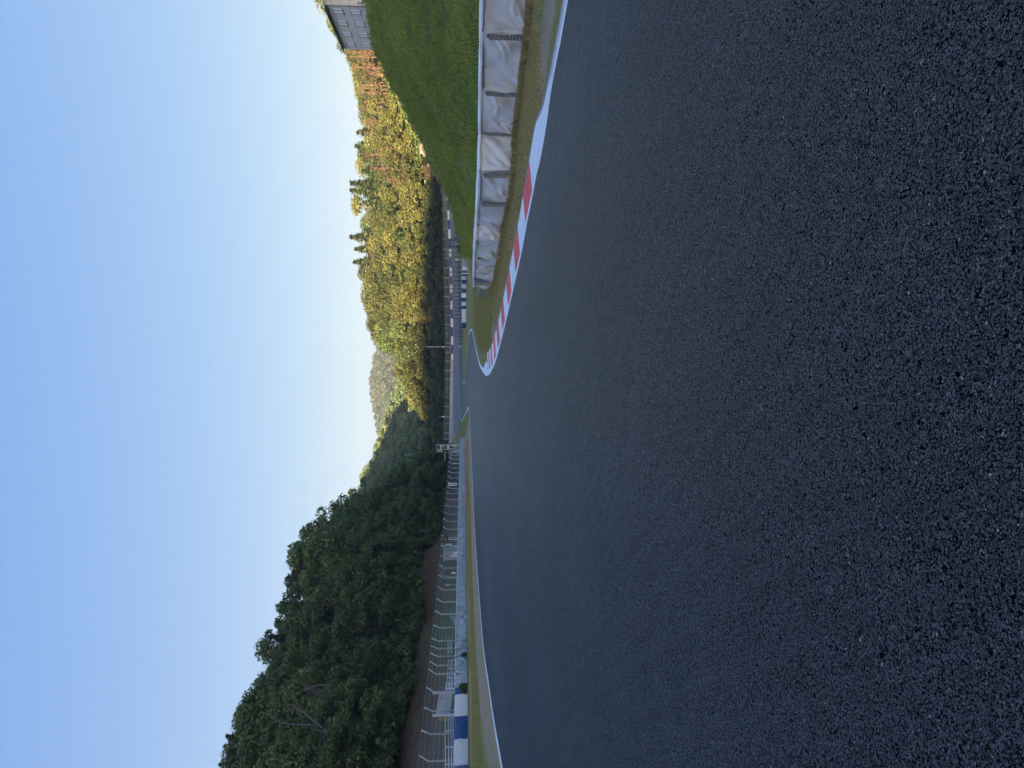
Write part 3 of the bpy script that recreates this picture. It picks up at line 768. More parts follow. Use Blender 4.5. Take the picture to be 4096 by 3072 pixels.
    if strap:
        for kind_, s0, s1 in strap:
            mb = MB(org)
            dz0 = .02; H = ha * (.80 if kind_ != 'fold' else .84)
            pts = 12; pr = None
            for k in range(pts + 1):
                q = k / pts; zz = q * H
                w0 = a.lerp(b, s0 + .004 * math.sin(q * 9 + ph[3])); w1 = a.lerp(b, s1 + .004 * math.sin(q * 7 + ph[4]))
                row = []
                for j in range(5):
                    e = w0.lerp(w1, j / 4) + nrm * (.10 + .012 * (kind_ == 'fold') * math.sin(j * 2.3 + q * 5 + 2 * math.sin(q * 7)) + .002 * math.sin(q * 23 + 3 * j))
                    row.append(Vector((e.x, e.y, a.z + zz + .01)))
                if pr:
                    for j in range(4):
                        mb.poly([pr[j], pr[j + 1], row[j + 1], row[j]]); mb.smooth.add(len(mb.f) - 1)
                pr = row
            me = mb.mesh('strap'); 
            o = link('strap', me, MT[{'hook': 'strap', 'tan': 'strap_tan', 'fold': 'strap_grey'}[kind_]], root)
            sm = o.modifiers.new('thickness', 'SOLIDIFY'); sm.thickness = .012
    return root

RS = [(-110, 127), (127, 358), (358, 537), (537, 681), (681, 795), (795, 899), (899, 953), (953, 1021), (1021, 1077), (1077, 1146)]
def rw(y):
    return G(lerp_tab(RW_BASE, y), y)
def height_at(g, Vtop, yp):
    q = P(Vtop, yp, g.y); return q.z - g.z
RLAB = ['grey tarpaulin block nearest the camera, cut by the right picture edge', 'grey tarpaulin barrier block with a broad diagonal crease, second of the right barrier', 'grey tarpaulin barrier block with a ragged black seam, third along the right barrier', 'grey tarpaulin barrier block with deep folds low down, fourth along the right barrier', 'grey block level with the first red kerb block, fifth of the right barrier', 'shiny creased grey barrier block, sixth along the right barrier', 'narrow creased grey barrier block, seventh along the right barrier', 'smooth grey barrier block with one diagonal crease, eighth along the right barrier', 'narrow grey barrier block with brown strap, ninth along the right barrier', 'last grey barrier block at the far end of the right barrier']
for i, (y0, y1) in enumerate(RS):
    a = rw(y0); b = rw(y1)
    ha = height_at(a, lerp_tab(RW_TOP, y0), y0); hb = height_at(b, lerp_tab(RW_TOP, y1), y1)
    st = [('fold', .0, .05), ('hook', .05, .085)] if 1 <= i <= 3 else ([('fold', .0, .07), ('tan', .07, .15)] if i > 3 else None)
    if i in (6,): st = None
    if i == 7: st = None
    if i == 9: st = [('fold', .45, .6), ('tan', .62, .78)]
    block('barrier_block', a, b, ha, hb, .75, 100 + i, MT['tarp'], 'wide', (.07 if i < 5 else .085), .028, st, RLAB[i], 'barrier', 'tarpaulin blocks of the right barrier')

LS = [1751, 1766, 1778, 1790, 1803, 1815, 1828, 1840, 1856, 1869, 1884, 1899.5, 1912.5, 1924, 1945, 1968, 1984, 2007, 2024, 2038, 2056, 2072, 2085, 2103, 2122.5, 2136, 2149.5, 2168, 2184.5, 2202, 2221, 2239, 2260, 2282.5, 2302, 2325, 2351, 2378, 2399.5, 2426, 2451, 2477, 2503, 2534.5, 2563.5, 2593.6, 2624, 2661, 2695, 2750]
# keep block lengths even enough: merge to roughly two metres
LSEG = LS
def lwall(y): return G(lerp_tab(LW_BASE, y), y)
for i, (y0, y1) in enumerate(zip(LSEG[:-1], LSEG[1:])):
    a = lwall(y0); b = lwall(y1)
    ha = height_at(a, lerp_tab(LW_TOP, y0), y0); hb = height_at(b, lerp_tab(LW_TOP, y1), y1)
    lab = 'grey tarpaulin barrier block in the long row under the left catch fence'
    gp = 'grey blocks of the left barrier'
    if i == 0: lab = 'grey block at the far end of the left barrier, beside the 50 board'
    if i == len(LSEG) - 2: lab = 'grey block with a small tear next to the narrow blue block'
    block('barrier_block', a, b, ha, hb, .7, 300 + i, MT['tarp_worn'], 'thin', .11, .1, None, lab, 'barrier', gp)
LC = [(2750, 2776, 'tarp_blue', 'narrow blue barrier block half hidden by a bush, left barrier'), (2776, 2863, 'tarp_white', 'white barrier block between two blue ones in front of the white picket gate'), (2863, 2955, 'tarp_blue', 'large blue barrier block near the left end of the left barrier'), (2955, 3060, 'tarp_white', 'white barrier block with scuff marks at the left edge of the photo'), (3060, 3150, 'tarp_blue', 'blue barrier block cut by the left edge of the photo')]
for i, (y0, y1, mm, lab) in enumerate(LC):
    a = lwall(y0); b = lwall(y1)
    ha = height_at(a, lerp_tab(LW_TOP, y0), y0); hb = height_at(b, lerp_tab(LW_TOP, y1), y1)
    block('barrier_block', a, b, ha, hb, .7, 400 + i, MT[mm], None, .03, .1, None, lab, 'barrier', 'blue and white blocks of the left barrier')

# far barrier beyond the back straight
FB_TOP = [(1786, 768), (1790, 881), (1795, 971), (1797, 1062), (1801.5, 1197), (1804.5, 1423), (1803.3, 1440), (1800.6, 1535), (1798, 1671), (1796, 1775)]
FB_BASE = [(1798, 768), (1801.5, 881), (1806, 971), (1809, 1107), (1813, 1288), (1814, 1423), (1813.7, 1535), (1812, 1671), (1810.6, 1775)]
FD = 235.0
def fb(y):
    p = P(lerp_tab(FB_BASE, y), y, FD); p.z = gz(p.x, p.y); return p
fbl = [(730, 763), (763, 802), (802, 841), (841, 879), (879, 917), (917, 956), (956, 995), (995, 1028), (1028, 1065), (1065, 1106), (1106, 1136), (1136, 1173), (1173, 1203), (1203, 1237), (1237, 1273), (1273, 1309), (1309, 1345), (1345, 1379), (1379, 1415), (1415, 1438)]
for i, (y0, y1) in enumerate(fbl):
    a = fb(y0); b = fb(y1); blue = i % 2 == 0
    ha = height_at(a, lerp_tab(FB_TOP, y0), y0); hb = height_at(b, lerp_tab(FB_TOP, y1), y1)
    if i == 19: blue = False
    block('barrier_block', a, b, ha, hb, .8, 500 + i, MT['tarp_blue' if blue else 'tarp_white'], None, .03, .4, None,
          '%s block of the far blue and white barrier, %s from its right end' % ('blue' if blue else 'white', WORDS[i]), 'barrier', 'blocks of the far blue and white barrier')
fgl = [1438, 1464, 1490, 1517, 1545, 1561, 1580, 1598, 1614, 1631.5, 1649, 1666, 1683, 1702, 1718, 1736, 1753.5, 1773]
for i, (y0, y1) in enumerate(zip(fgl[:-1], fgl[1:])):
    a = fb(y0); b = fb(y1)
    ha = height_at(a, lerp_tab(FB_TOP, y0), y0); hb = height_at(b, lerp_tab(FB_TOP, y1), y1)
    block('barrier_block', a, b, ha, hb, .8, 540 + i, MT['tarp_worn'], 'thin', .05, .35, None,
          'grey block of the far barrier between the blue and white blocks and the signal tower', 'barrier', 'grey blocks of the far barrier')
# middle barrier in the infield
MB_TOP = [(1848.5, 1032), (1846.7, 1100), (1845, 1180), (1847, 1302)]
MB_BASE = [(1858, 1032), (1870, 1080), (1870, 1089), (1868, 1108), (1866.6, 1136), (1865, 1157), (1865, 1302)]
mbl = [(1032, 1078.6), (1078.6, 1083.8), (1083.8, 1095.6), (1095.6, 1106), (1106, 1119), (1119, 1136.5), (1136.5, 1153), (1153, 1171), (1171, 1190.5), (1190.5, 1207), (1207, 1222.5), (1222.5, 1236), (1236, 1290), (1290, 1302)]
def mbp(y):
    return G(lerp_tab(MB_BASE, y), y, 200)
for i, (y0, y1) in enumerate(mbl):
    a = mbp(y0); b = mbp(y1)
    ha = height_at(a, lerp_tab(MB_TOP, y0), y0); hb = height_at(b, lerp_tab(MB_TOP, y1), y1)
    blue = i % 2 == 1
    block('barrier_block', a, b, ha, hb, .7, 580 + i, MT['tarp_blue' if blue else 'tarp_white'], None, .04, .2, None,
          '%s block of the infield barrier before the back straight, %s from its right end' % ('blue' if blue else 'white', WORDS[i]), 'barrier', 'blocks of the infield barrier')

# ------------------------------------------------------------------ fences
X_, Y_, Z_ = Vector((1, 0, 0)), Vector((0, 1, 0)), Vector((0, 0, 1))
def net_object(name, quads, m, parent):
    """quads: list of (4 points, 4 uv)"""
    me = bpy.data.meshes.new(name); v = []; f = []
    for q, uv in quads:
        f.append([len(v) + k for k in range(4)]); v += [tuple(p) for p in q]
    me.from_pydata(v, [], f); ul = me.uv_layers.new(name='UVMap')
    k = 0
    for q, uv in quads:
        for j in range(4): ul.data[k].uv = uv[j]; k += 1
    return link(name, me, m, parent)
FT = [(1797.5, 1790), (1795, 1801), (1794.5, 1826), (1792, 1860), (1790, 1899.5), (1784.6, 1965), (1777, 2043), (1774, 2072), (1772, 2102), (1765, 2138), (1761, 2217), (1756, 2256), (1753, 2297), (1749.5, 2340), (1745, 2387), (1740.5, 2437), (1733.7, 2493), (1727, 2550), (1722, 2606), (1715.6, 2670), (1706.6, 2740), (1697.5, 2821), (1686, 2911), (1677, 3015), (1668, 3110)]
FP = [1791, 1802, 1813, 1829, 1847, 1864, 1882, 1903, 1924, 1945, 1969, 1993, 2019, 2047, 2075, 2106, 2140, 2181, 2221, 2260, 2299.5, 2345, 2392, 2442, 2499.6, 2552.6, 2582.8, 2611.7, 2644, 2676.6, 2749, 2830, 2921, 3022, 3125]
def fence_left():
    pts = []
    for y in FP:
        d = lwall(y).y + 1.0
        top = P(lerp_tab(FT, y), y, d); pts.append(top)
    mid = pts[len(pts) // 2]; org = Vector((mid.x, mid.y, gz(mid.x, mid.y)))
    root = empty('catch_fence', org, 'long galvanised catch fence with inward bent posts behind the left barrier', 'fence')
    ln = 0; kinks = []
    quads = []; wires = MB(org)
    for i, t in enumerate(pts):
        a = pts[max(i - 1, 0)]; b = pts[min(i + 1, len(pts) - 1)]
        tg = b - a; tg.z = 0; tg.normalize(); n = Vector((-tg.y, tg.x, 0))
        if n.x < 0: n = -n
        base = Vector((t.x - n.x * .42, t.y - n.y * .42, 0)); base.z = gz(base.x, base.y)
        k = Vector((base.x, base.y, t.z - .62)); tip = Vector((t.x, t.y, t.z))
        mb = MB(org); mb.tube([base - Z_ * .1, k - Z_ * .04, k + Z_ * .06 + n * .05, tip], .058, 6)
        for q in range(1, 9):
            c = base.lerp(k, q / 9); mb.box(c + n * .06, (.03, .13, .05), (tg, n, Z_))
        mb.build('post', MT['galv'], root, )
        kinks.append((base, k, tip))
    for i in range(len(kinks) - 1):
        b0, k0, t0 = kinks[i]; b1, k1, t1 = kinks[i + 1]; L = (b1 - b0).length
        h0 = (k0 - b0).length; h1 = (k1 - b1).length
        quads.append(([b0 - org, b1 - org, k1 - org, k0 - org], [(ln, 0), (ln + L, 0), (ln + L, h1), (ln, h0)]))
        quads.append(([k0 - org, k1 - org, t1 - org, t0 - org], [(ln, h0), (ln + L, h1), (ln + L, h1 + .7), (ln, h0 + .7)]))
        ln += L
        for q in (.12, .25, .38, .5, .62, .75, .88, 1.0): wires.tube([b0.lerp(k0, q), b1.lerp(k1, q)], .009, 4, cap=False)
        for q in (.5, 1.0): wires.tube([k0.lerp(t0, q), k1.lerp(t1, q)], .009, 4, cap=False)
    for o in root.children: o.location = (0, 0, 0)
    net_object('netting', quads, MT['net'], root)
    wires.build('cable', MT['galv'], root)
    # the stay braces in one bay
    mb = MB(org)
    b0, k0, t0 = kinks[23]
    for e in (0, .9):
        mb.tube([b0.lerp(k0, .62) + Vector((-.1, -e * .3, -.3 * e)), b0 + Vector((-2.2, -2.0 - e, .05))], .05, 6)
    mb.build('brace', MT['galv'], root)
fence_left()

def straight_fence(name, pts, hts, label, r, m, lean=0, wires=4, netm=None):
    mid = pts[len(pts) // 2]; org = Vector(mid)
    root = empty(name, org, label, 'fence')
    quads = []; wb = MB(org); ln = 0
    for i, p in enumerate(pts):
        mb = MB(org); mb.tube([p - Z_ * .1, p + Z_ * hts[i]], r, 6); mb.ball(p + Z_ * hts[i], r * 1.15, seg=6, ring=4)
        mb.build('post', m, root)
    for i in range(len(pts) - 1):
        a, b = pts[i], pts[i + 1]; L = (b - a).length
        quads.append(([a - org, b - org, b + Z_ * hts[i + 1] - org, a + Z_ * hts[i] - org], [(ln, 0), (ln + L, 0), (ln + L, hts[i + 1]), (ln, hts[i])])); ln += L
        for q in range(wires): wb.tube([a + Z_ * hts[i] * (q + 1) / wires, b + Z_ * hts[i + 1] * (q + 1) / wires], r * .35, 4, cap=False)
    net_object('netting', quads, netm or MT['net'], root)
    wb.build('cable', m, root)
    return root
pts = []; hts = []
for y in [760, 800, 840, 878, 917, 957, 997, 1034, 1072, 1111, 1149, 1187, 1224, 1261, 1298, 1335, 1372, 1409, 1445, 1482, 1517, 1553, 1589, 1625, 1666, 1695, 1731, 1757]:
    p = P(1790, y, 240.5); p.z = gz(p.x, p.y)
    vt = lerp_tab([(1770, 760), (1773, 1000), (1776, 1100), (1781.5, 1372), (1781.5, 1450), (1779, 1600), (1774.6, 1757)], y)
    pts.append(p); hts.append(max(1.2, P(vt, y, 240.5).z - p.z))
straight_fence('mesh_fence', pts, hts, 'thin mesh fence behind the far barrier at the foot of the sunlit wood', .07, MT['galv'], wires=3)
pts = []; hts = []
mfy = [961, 986, 1011, 1029, 1049, 1069, 1089, 1107, 1124, 1140, 1156, 1171, 1186, 1201, 1216, 1231, 1246, 1260, 1274, 1287, 1300, 1312, 1324, 1336, 1348, 1360, 1374]
for y in mfy:
    p = G(lerp_tab([(1851, 961), (1848.5, 1011), (1846, 1100), (1846, 1200), (1850, 1290), (1852.5, 1374)], y), y, 200)
    vt = lerp_tab([(1790, 961), (1796, 1011), (1797.5, 1070), (1804.5, 1156), (1812, 1260), (1823, 1374)], y)
    pts.append(p); hts.append(P(vt, y, p.y).z - p.z)
straight_fence('mesh_fence', pts, hts, 'dark post mesh fence standing in front of the back straight', .11, MT['galv_dark'], wires=3)
# heavier end post of that fence
g = pts[0]; mb = MB(g); mb.box(g + Z_ * hts[0] * .5, (.26, .26, hts[0] + .1), bev=.03); mb.box(g + Z_ * hts[0] * .35 + Vector((0, -.3, 0)), (.42, .25, .9), bev=.03); mb.tube([g + Z_ * hts[0], g + Z_ * (hts[0] + .5)], .06)
tag(mb.build('end_post', MT['galv_dark'], None, g), 'thick dark grey post at the right end of the mesh fence by the back straight', 'post')

# ------------------------------------------------------------------ things behind the left barrier
def rail_set(pa, pb, tops, nposts, label, rr=.03, ends=False):
    """tubular guard rail between ground points"""
    root = empty('guard_rail', pa, label, 'railing')
    t = (pb - pa); t.z = 0
    mb = MB(pa)
    for h in tops: mb.tube([pa + Z_ * h, pb + Z_ * h], rr, 8)
    mb.build('rail', MT['white_metal'], root)
    for k in range(nposts):
        q = pa.lerp(pb, k / (nposts - 1)); m2 = MB(pa); m2.tube([q - Z_ * .05, q + Z_ * max(tops)], rr * 1.15, 8); m2.ball(q + Z_ * max(tops), rr * 1.2)
        m2.build('post', MT['white_metal'], root)
    if ends:
        m3 = MB(pa)
        q = pa
        for h0, h1 in ((tops[0], tops[1]), (tops[-2], tops[-1])):
            c = (h0 + h1) / 2; rad = abs(h1 - h0) / 2; d = -(t.normalized())
            m3.tube([q + Z_ * (c + rad * math.cos(a)) + d * rad * 1.2 * math.sin(a) for a in np.linspace(0, math.pi, 9)], rr, 8)
        m3.build('end_loop', MT['white_metal'], root)
    return root
def gp(y, extra):
    d = lwall(y).y + extra
    p = P(1850, y, d); p.z = gz(p.x, p.y); return p
def hz(V, y, p): return P(V, y, p.y).z - p.z
a = gp(2862, 3.0); b = gp(3130, 3.0)
h = [hz(v, 2862, a) for v in (1781, 1793, 1803, 1811)]
rail_set(a, b, h, 5, 'white tubular guard rail behind the blue and white blocks at the left edge', .035)
a = gp(2755, 3.2); b = gp(2690, 5.0)
h = [hz(v, 2755, a) for v in (1781, 1791, 1800, 1810)]
rail_set(a, b, h, 4, 'white tubular guard rail with looped ends beside the picket gate', .033, True)
a = gp(2752, 2.2); b = gp(2640, 4.2)
h = [hz(v, 2752, a) for v in (1786, 1797, 1807)]
rail_set(a, b, h, 4, 'three rail white guard rail running behind the last grey barrier blocks', .033)
# picket gate
a = gp(2767, 4.0); b = gp(2857, 4.0)
root = empty('picket_gate', a, 'white steel picket gate between two tall posts behind the left barrier', 'gate')
t = b - a
for q, e in ((a, 2767), (b, 2857)):
    mb = MB(a); hh = hz(1733, e, q); mb.box(q + Z_ * hh / 2, (.16, .16, hh), bev=.02); mb.box(q + Z_ * (hh + .02), (.2, .2, .05))
    mb.build('gate_post', MT['white_metal'], root)
mb = MB(a); h1 = hz(1759, 2800, a); h0 = hz(1809, 2800, a)
for k in range(27):
    q = a.lerp(b, (k + .5) / 27); mb.box(q + Z_ * (h0 + h1) / 2, (.035, .035, h1 - h0))
for hh in (h0, (h0 + h1) * .52, h1): mb.tube([a + Z_ * hh, b + Z_ * hh], .03, 6)
mb.build('pickets', MT['white_metal'], root)
mb = MB(a); q = b + Z_ * hz(1733, 2857, b); mb.tube([q, q.lerp(a, .35) - Z_ * (hz(1733, 2857, b) - h1)], .025, 6)
mb.build('stay', MT['white_metal'], root)
mb = MB(a); q = a.lerp(b, .28); q = q + Z_ * hz(1768, 2792, a) + Vector((.05, -.08, 0)); tt = t.normalized(); nn = Vector((-tt.y, tt.x, 0))
mb.box(q, (.28, .02, .32), (tt, nn, Z_)); 
sg = mb.build('notice', MT['cream'], root)
mb = MB(a)
for k in range(3): mb.box(q + (Vector((0, 0, .08 - k * .07))) - nn * (-.014 if nn.y < 0 else .014), (.17, .006, .012), (tt, nn, Z_))
mb.build('notice_print', MT['red_ink'], sg)
# yellow frame
p = gp(2873, 3.6); mb = MB(p); h0 = hz(1785, 2872, p); h1 = hz(1756, 2872, p)
tx = Vector((-.9, .43, 0)); tl = Vector((.06, 0, .99)); c = p + Z_ * (h0 + h1) / 2
for e in (-.12, .12): mb.box(c + tx * e, (.05, .03, h1 - h0), (tx, Y_, tl))
for e in (-.5, -.1, .2, .5): mb.box(c + tl * e * (h1 - h0), (.29, .03, .05), (tx, Y_, tl))
mb.box(p + Z_ * h0 * .5, (.05, .05, h0))
tag(mb.build('hurdle', MT['yellow_metal'], None, p), 'small yellow frame standing by the end of the white guard rail', 'frame')
# long ladder
a = gp(2556, 2.2); b = gp(2610, 2.2); root = empty('ladder', a, 'white ladder hung sideways on the left catch fence', 'ladder')
mb = MB(a); h0 = hz(1806, 2556, a); h1 = hz(1791, 2556, a)
for hh in (h0, h1): mb.tube([a + Z_ * hh, b + Z_ * hh], .035, 6)
mb.build('side_rail', MT['white_metal'], root)
mb = MB(a)
for k in range(9):
    q = a.lerp(b, (k + .5) / 9); mb.tube([q + Z_ * h0, q + Z_ * h1], .02, 6)
mb.build('rung', MT['white_metal'], root)
# small round disc and small red and white box on the fence
p = gp(2290.5, 1.15); q = p + Z_ * hz(1814, 2290, p); mb = MB(q); mb.tube([q - Y_ * .03, q + Y_ * .03], .28, 18)
for k in range(len(mb.v)): mb.v[k] = Vector((mb.v[k].x * .45, mb.v[k].y, mb.v[k].z * 1.0))
tag(mb.build('disc', MT['board_white'], None, q), 'pale oval plate hung low on the left catch fence', 'plate')
def small_sign(V, y, wpx, hpx, d, label, rows, post_to=None):
    p = P(V, y, d); mb = MB(p); s_ = d / F
    root = empty('small_sign', p, label, 'sign')
    mb.box(p, (wpx * s_, .05, hpx * s_), bev=.02); mb.build('board', MT['board_white'], root)
    mb = MB(p)
    for (cx, cz, sx, sz, k) in rows: mb.box(p + Vector((cx * wpx * s_, -.032, cz * hpx * s_)), (sx * wpx * s_, .012, sz * hpx * s_), m=k)
    mb.build('marking', [MT['red_ink'], MT['ink']], root)
    if post_to is not None:
        mb = MB(p); mb.tube([Vector((p.x, p.y + .05, post_to)), p + Y_ * .05 + Z_ * hpx * s_ * .4], .03, 6); mb.build('post', MT['galv'], root)
    return root
p = gp(2340, .8); small_sign(1789, 2340, 7, 15, p.y, 'small red and white plate on a post of the left catch fence', [(0, .2, .7, .22, 0), (0, -.2, .7, .2, 0), (.1, 0, .3, .12, 1)], p.z)
p = gp(1809, .8); small_sign(1825, 1809, 6, 9, p.y, 'small pink and white plate on the catch fence near the signal tower', [(0, .15, .7, .2, 0), (0, -.2, .6, .2, 0)], p.z)
# loose cable
p0 = gp(2256, .9); p1 = gp(2297, .9)
def fp(y, V):
    q = gp(y, .85); return P(V, y, q.y)
mb = MB(fp(2262, 1765)); mb.tube([fp(2258, 1763), fp(2264, 1769), fp(2272, 1774), fp(2280, 1776), fp(2288, 1772), fp(2296, 1763), fp(2301, 1768), fp(2305, 1785), fp(2307.5, 1805), fp(2307, 1826)], .035, 6)
tag(mb.build('cable', MT['pipe'], None, fp(2262, 1765)), 'pale cable looped over the left catch fence', 'cable')
# framed board on a white gantry
p = gp(2160, .9)
root = empty('framed_board', p, 'black framed brown panel on a white gantry above the left barrier', 'board')
c = P(1780.5, 2157.5, p.y - .3); s_ = p.y / F
mb = MB(p)
for ex, ez, sx, sz in ((0, 9.8, 24.5, 4), (0, -9.8, 24.5, 4), (-10.4, 0, 4, 15.5), (10.4, 0, 4, 15.5)):
    mb.box(c + Vector((ex * s_, -.03, ez * s_)), (sx * s_, .12, sz * s_))
mb.build('frame', MT['black_metal'], root)
mb = MB(p); mb.box(c, (21 * s_, .08, 19 * s_)); mb.build('panel', MT['brown_panel'], root)
mb = MB(p)
def tp(V, y, dd=0): return P(V, y, p.y + dd)
top = tp(1765, 2158); mb.box((top + Vector((top.x, top.y, p.z))) / 2, (.09, .09, top.z - p.z)); 
e = tp(1771, 2182.5); mb.box(e - Z_ * 20 * s_, (.1, .1, 40 * s_)); mb.box((tp(1771, 2170) + e) / 2, ((e - tp(1771, 2170)).length * 1.1, .08, .08))
mb.box(Vector((e.x, e.y, (p.z + tp(1811, 2182).z) / 2)), (.07, .07, tp(1811, 2182).z - p.z))
mb.box(tp(1795, 2178.5), (.22, .2, .75))
mb.build('gantry', MT['white_metal'], root)
# equipment by the fence
p = gp(2223, 2.6); s_ = p.y / F
root = empty('shed', p, 'grey metal shed with a pale roof edge behind the left catch fence', 'shed')
a = tp = None
A = P(1778, 2205, p.y); B = P(1778, 2241.5, p.y); wd = (A - B).length
cx = (A + B) / 2; hh = A.z - p.z
mb = MB(p); mb.box(Vector((cx.x, cx.y + .9, p.z + hh / 2)), (wd, 1.8, hh))
for k in range(9): mb.box(Vector((cx.x - wd / 2 + (k + .5) * wd / 9, cx.y - .012, p.z + hh / 2)), (.05, .03, hh * .97))
mb.build('wall', MT['grey_panel'], root)
mb = MB(p); mb.box(Vector((cx.x, cx.y + .85, p.z + hh + .06)), (wd + .1, 2.1, .13), bev=.02); mb.build('roof', MT['white_metal'], root)
p = gp(2218, 1.7); s_ = p.y / F; c = P(1818, 2217, p.y); root = empty('storage_box', p, 'white storage box with rounded lid in front of the grey shed', 'box')
mb = MB(p); mb.box(Vector((c.x, c.y, (c.z + p.z) / 2)), (18 * s_, .7, c.z - p.z + 11 * s_), bev=.05); mb.build('body', MT['board_white'], root)
mb = MB(p); mb.box(Vector((c.x, c.y, c.z + 6.2 * s_)), (19 * s_, .78, .1), bev=.03); mb.build('lid', MT['white_metal'], root)
p = gp(2226, 1.5); c = P(1817, 2225.5, p.y); mb = MB(p); mb.box(Vector((c.x, c.y, (c.z + p.z) / 2 + .3)), (.12, .5, c.z - p.z + .6), bev=.04)
tag(mb.build('upright_board', MT['board_white'], None, p), 'narrow white upright board beside the storage box by the shed', 'board')
p = gp(2197, 3.4); s_ = p.y / F
root = empty('utility_cart', p, 'small white utility cart with a dark window beside the grey shed', 'cart')
mb = MB(p); c = P(1797, 2197, p.y)
mb.box(Vector((c.x, c.y + .5, p.z + .75)), (15 * s_, 1.5, .8), bev=.08); mb.box(Vector((c.x + .02, c.y + .55, p.z + 1.75)), (12 * s_, 1.2, .12), bev=.04)
for e in (-1, 1):
    mb.box(Vector((c.x + e * 5 * s_, c.y + .1, p.z + 1.4)), (.07, .07, .7)); mb.box(Vector((c.x + e * 5 * s_, c.y + 1.05, p.z + 1.4)), (.07, .07, .7))
mb.build('body', MT['white_metal'], root)
mb = MB(p); mb.box(Vector((c.x, c.y + .12, p.z + 1.4)), (9 * s_, .04, .5)); mb.build('windscreen', MT['dark_glass'], root)
for e in (-1, 1):
    mb = MB(p); q = Vector((c.x + e * 6 * s_, c.y + .2, p.z + .28)); mb.tube([q - X_ * .09, q + X_ * .09], .28, 14); mb.build('wheel', MT['black_metal'], root)

# distance boards
def digit(mb, ch, c, wd, hg, th, st):
    """blocky numeral in the plane facing the camera"""
    def bar(x0, z0, x1, z1): mb.box(c + Vector(((x0 + x1) / 2 * wd, -th, (z0 + z1) / 2 * hg)), (max(abs(x1 - x0) * wd, st), .012, max(abs(z1 - z0) * hg, st)))
    e = .5 * (1 - st / hg)
    if ch == '0':
        bar(-.5, .5 - .001, .5, .5 - .001); bar(-.5, -.5, .5, -.5); bar(-.5, -.5, -.5, .5); bar(.5, -.5, .5, .5)
        bar(-.5, .5, .5, .5)
    if ch == '1':
        bar(0, -.5, 0, .5); bar(-.28, .38, 0, .38)
    if ch == '5':
        bar(-.5, .5, .5, .5); bar(-.5, .05, -.5, .5); bar(-.5, .05, .45, .05); bar(.5, -.45, .5, .0); bar(-.5, -.5, .45, -.5)
def board(Vc, yc, wpx, hpx, d, txt, label):
    p = P(Vc, yc, d); s_ = d / F; root = empty('distance_board', Vector((p.x, p.y, gz(p.x, p.y))), label, 'sign')
    org = root.location
    mb = MB(org); mb.box(p, (wpx * s_, .05, hpx * s_), bev=.012); bo = mb.build('board', MT['board_white'], root)
    mb = MB(org); n = len(txt)
    for k, ch in enumerate(txt):
        pitch_ = hpx * s_ * .78 / n if n == 3 else hpx * s_ * .46
        c = p + Z_ * ((n - 1) / 2 - k) * (hpx * s_ * (.29 if n == 3 else .42)) + Z_ * (-.02)
        digit(mb, ch, c, wpx * s_ * .42, hpx * s_ * (.14 if n == 3 else .2), .03, wpx * s_ * .17)
    mb.build('numeral', MT['ink'], root)
    mb = MB(org)
    for e in (-.3, .3): mb.tube([Vector((p.x + e * wpx * s_, p.y + .06, org.z)), Vector((p.x + e * wpx * s_, p.y + .06, p.z + hpx * s_ * .4))], .03, 6)
    mb.build('post', MT['galv_dark'], root)
board(1810, 1937.4, 11.6, 33, lwall(1937).y + .75, '100', 'tall white distance board reading 1 0 0 downwards on the left catch fence')
board(1821, 1781.3, 8.6, 24.5, lwall(1781).y + 2.5, '50', 'white distance board reading 5 0 downwards below the signal tower')

# signal tower
TD = 150.0
def tq(V, y, dd=0): return P(V, y, TD + dd)
s_ = TD / F
p = tq(1790, 1790); p.z = gz(p.x, p.y)
root = empty('signal_tower', p, 'white and grey signal tower with black lamp above the far end of the left fence', 'tower')
x0, x1 = tq(1770, 1799).x, tq(1770, 1780).x; xl = tq(1770, 1809).x
def slab(V0, V1, xa, xb, y0, y1, m, name, par=root, bev=.0):
    z0, z1 = tq(V0, 1790).z, tq(V1, 1790).z; mb = MB(p)
    mb.box(Vector(((xa + xb) / 2, TD + (y0 + y1) / 2, (z0 + z1) / 2)), (abs(xb - xa), y1 - y0, abs(z1 - z0)), bev=bev)
    return mb.build(name, m, par)
slab(1747, 1797, x0, x1, .05, 1.6, MT['grey_panel'], 'cabin', bev=.02)
slab(1759.5, 1770, x0 + .02, x1 - .02, -.0, .05, MT['board_white'], 'upper_panel')
mb = MB(p)                                              # black round topped signal lamp
zc = (tq(1747.5, 1790).z, tq(1758.5, 1790).z); xm = (x0 + x1) / 2; ww = (x1 - x0) * .42
out = [(-ww, zc[1]), (ww, zc[1])] + [(ww * math.cos(a), zc[0] - .3 + .28 * math.sin(a)) for a in np.linspace(0, math.pi, 10)]
for k in range(len(out)):
    a, b = out[k], out[(k + 1) % len(out)]
    mb.poly([Vector((xm + a[0], TD - .08, a[1])), Vector((xm + b[0], TD - .08, b[1])), Vector((xm + b[0], TD + .05, b[1])), Vector((xm + a[0], TD + .05, a[1]))])
mb.poly([Vector((xm + a[0], TD - .08, a[1])) for a in out])
lamp = mb.build('signal_lamp', MT['black_metal'], root)
mb = MB(p); mb.ball(tq(1752.5, 1793.5, -.1), (.09, .05, .06)); mb.build('lens', MT['board_white'], lamp)
slab(1767, 1775, x0 + .12, x1 - .38, -.1, -.002, MT['black_metal'], 'square_lamp')
slab(1769, 1773.5, x0 + .24, x1 - .5, -.13, -.102, MT['brown_panel'], 'lamp_face')
wn_ = slab(1778.5, 1786.5, x0 + .1, x1 - .15, -.02, .05, MT['dark_glass'], 'window')
slab(1782.2, 1782.8, x0 + .1, x1 - .15, -.045, -.022, MT['galv'], 'mullion', wn_)
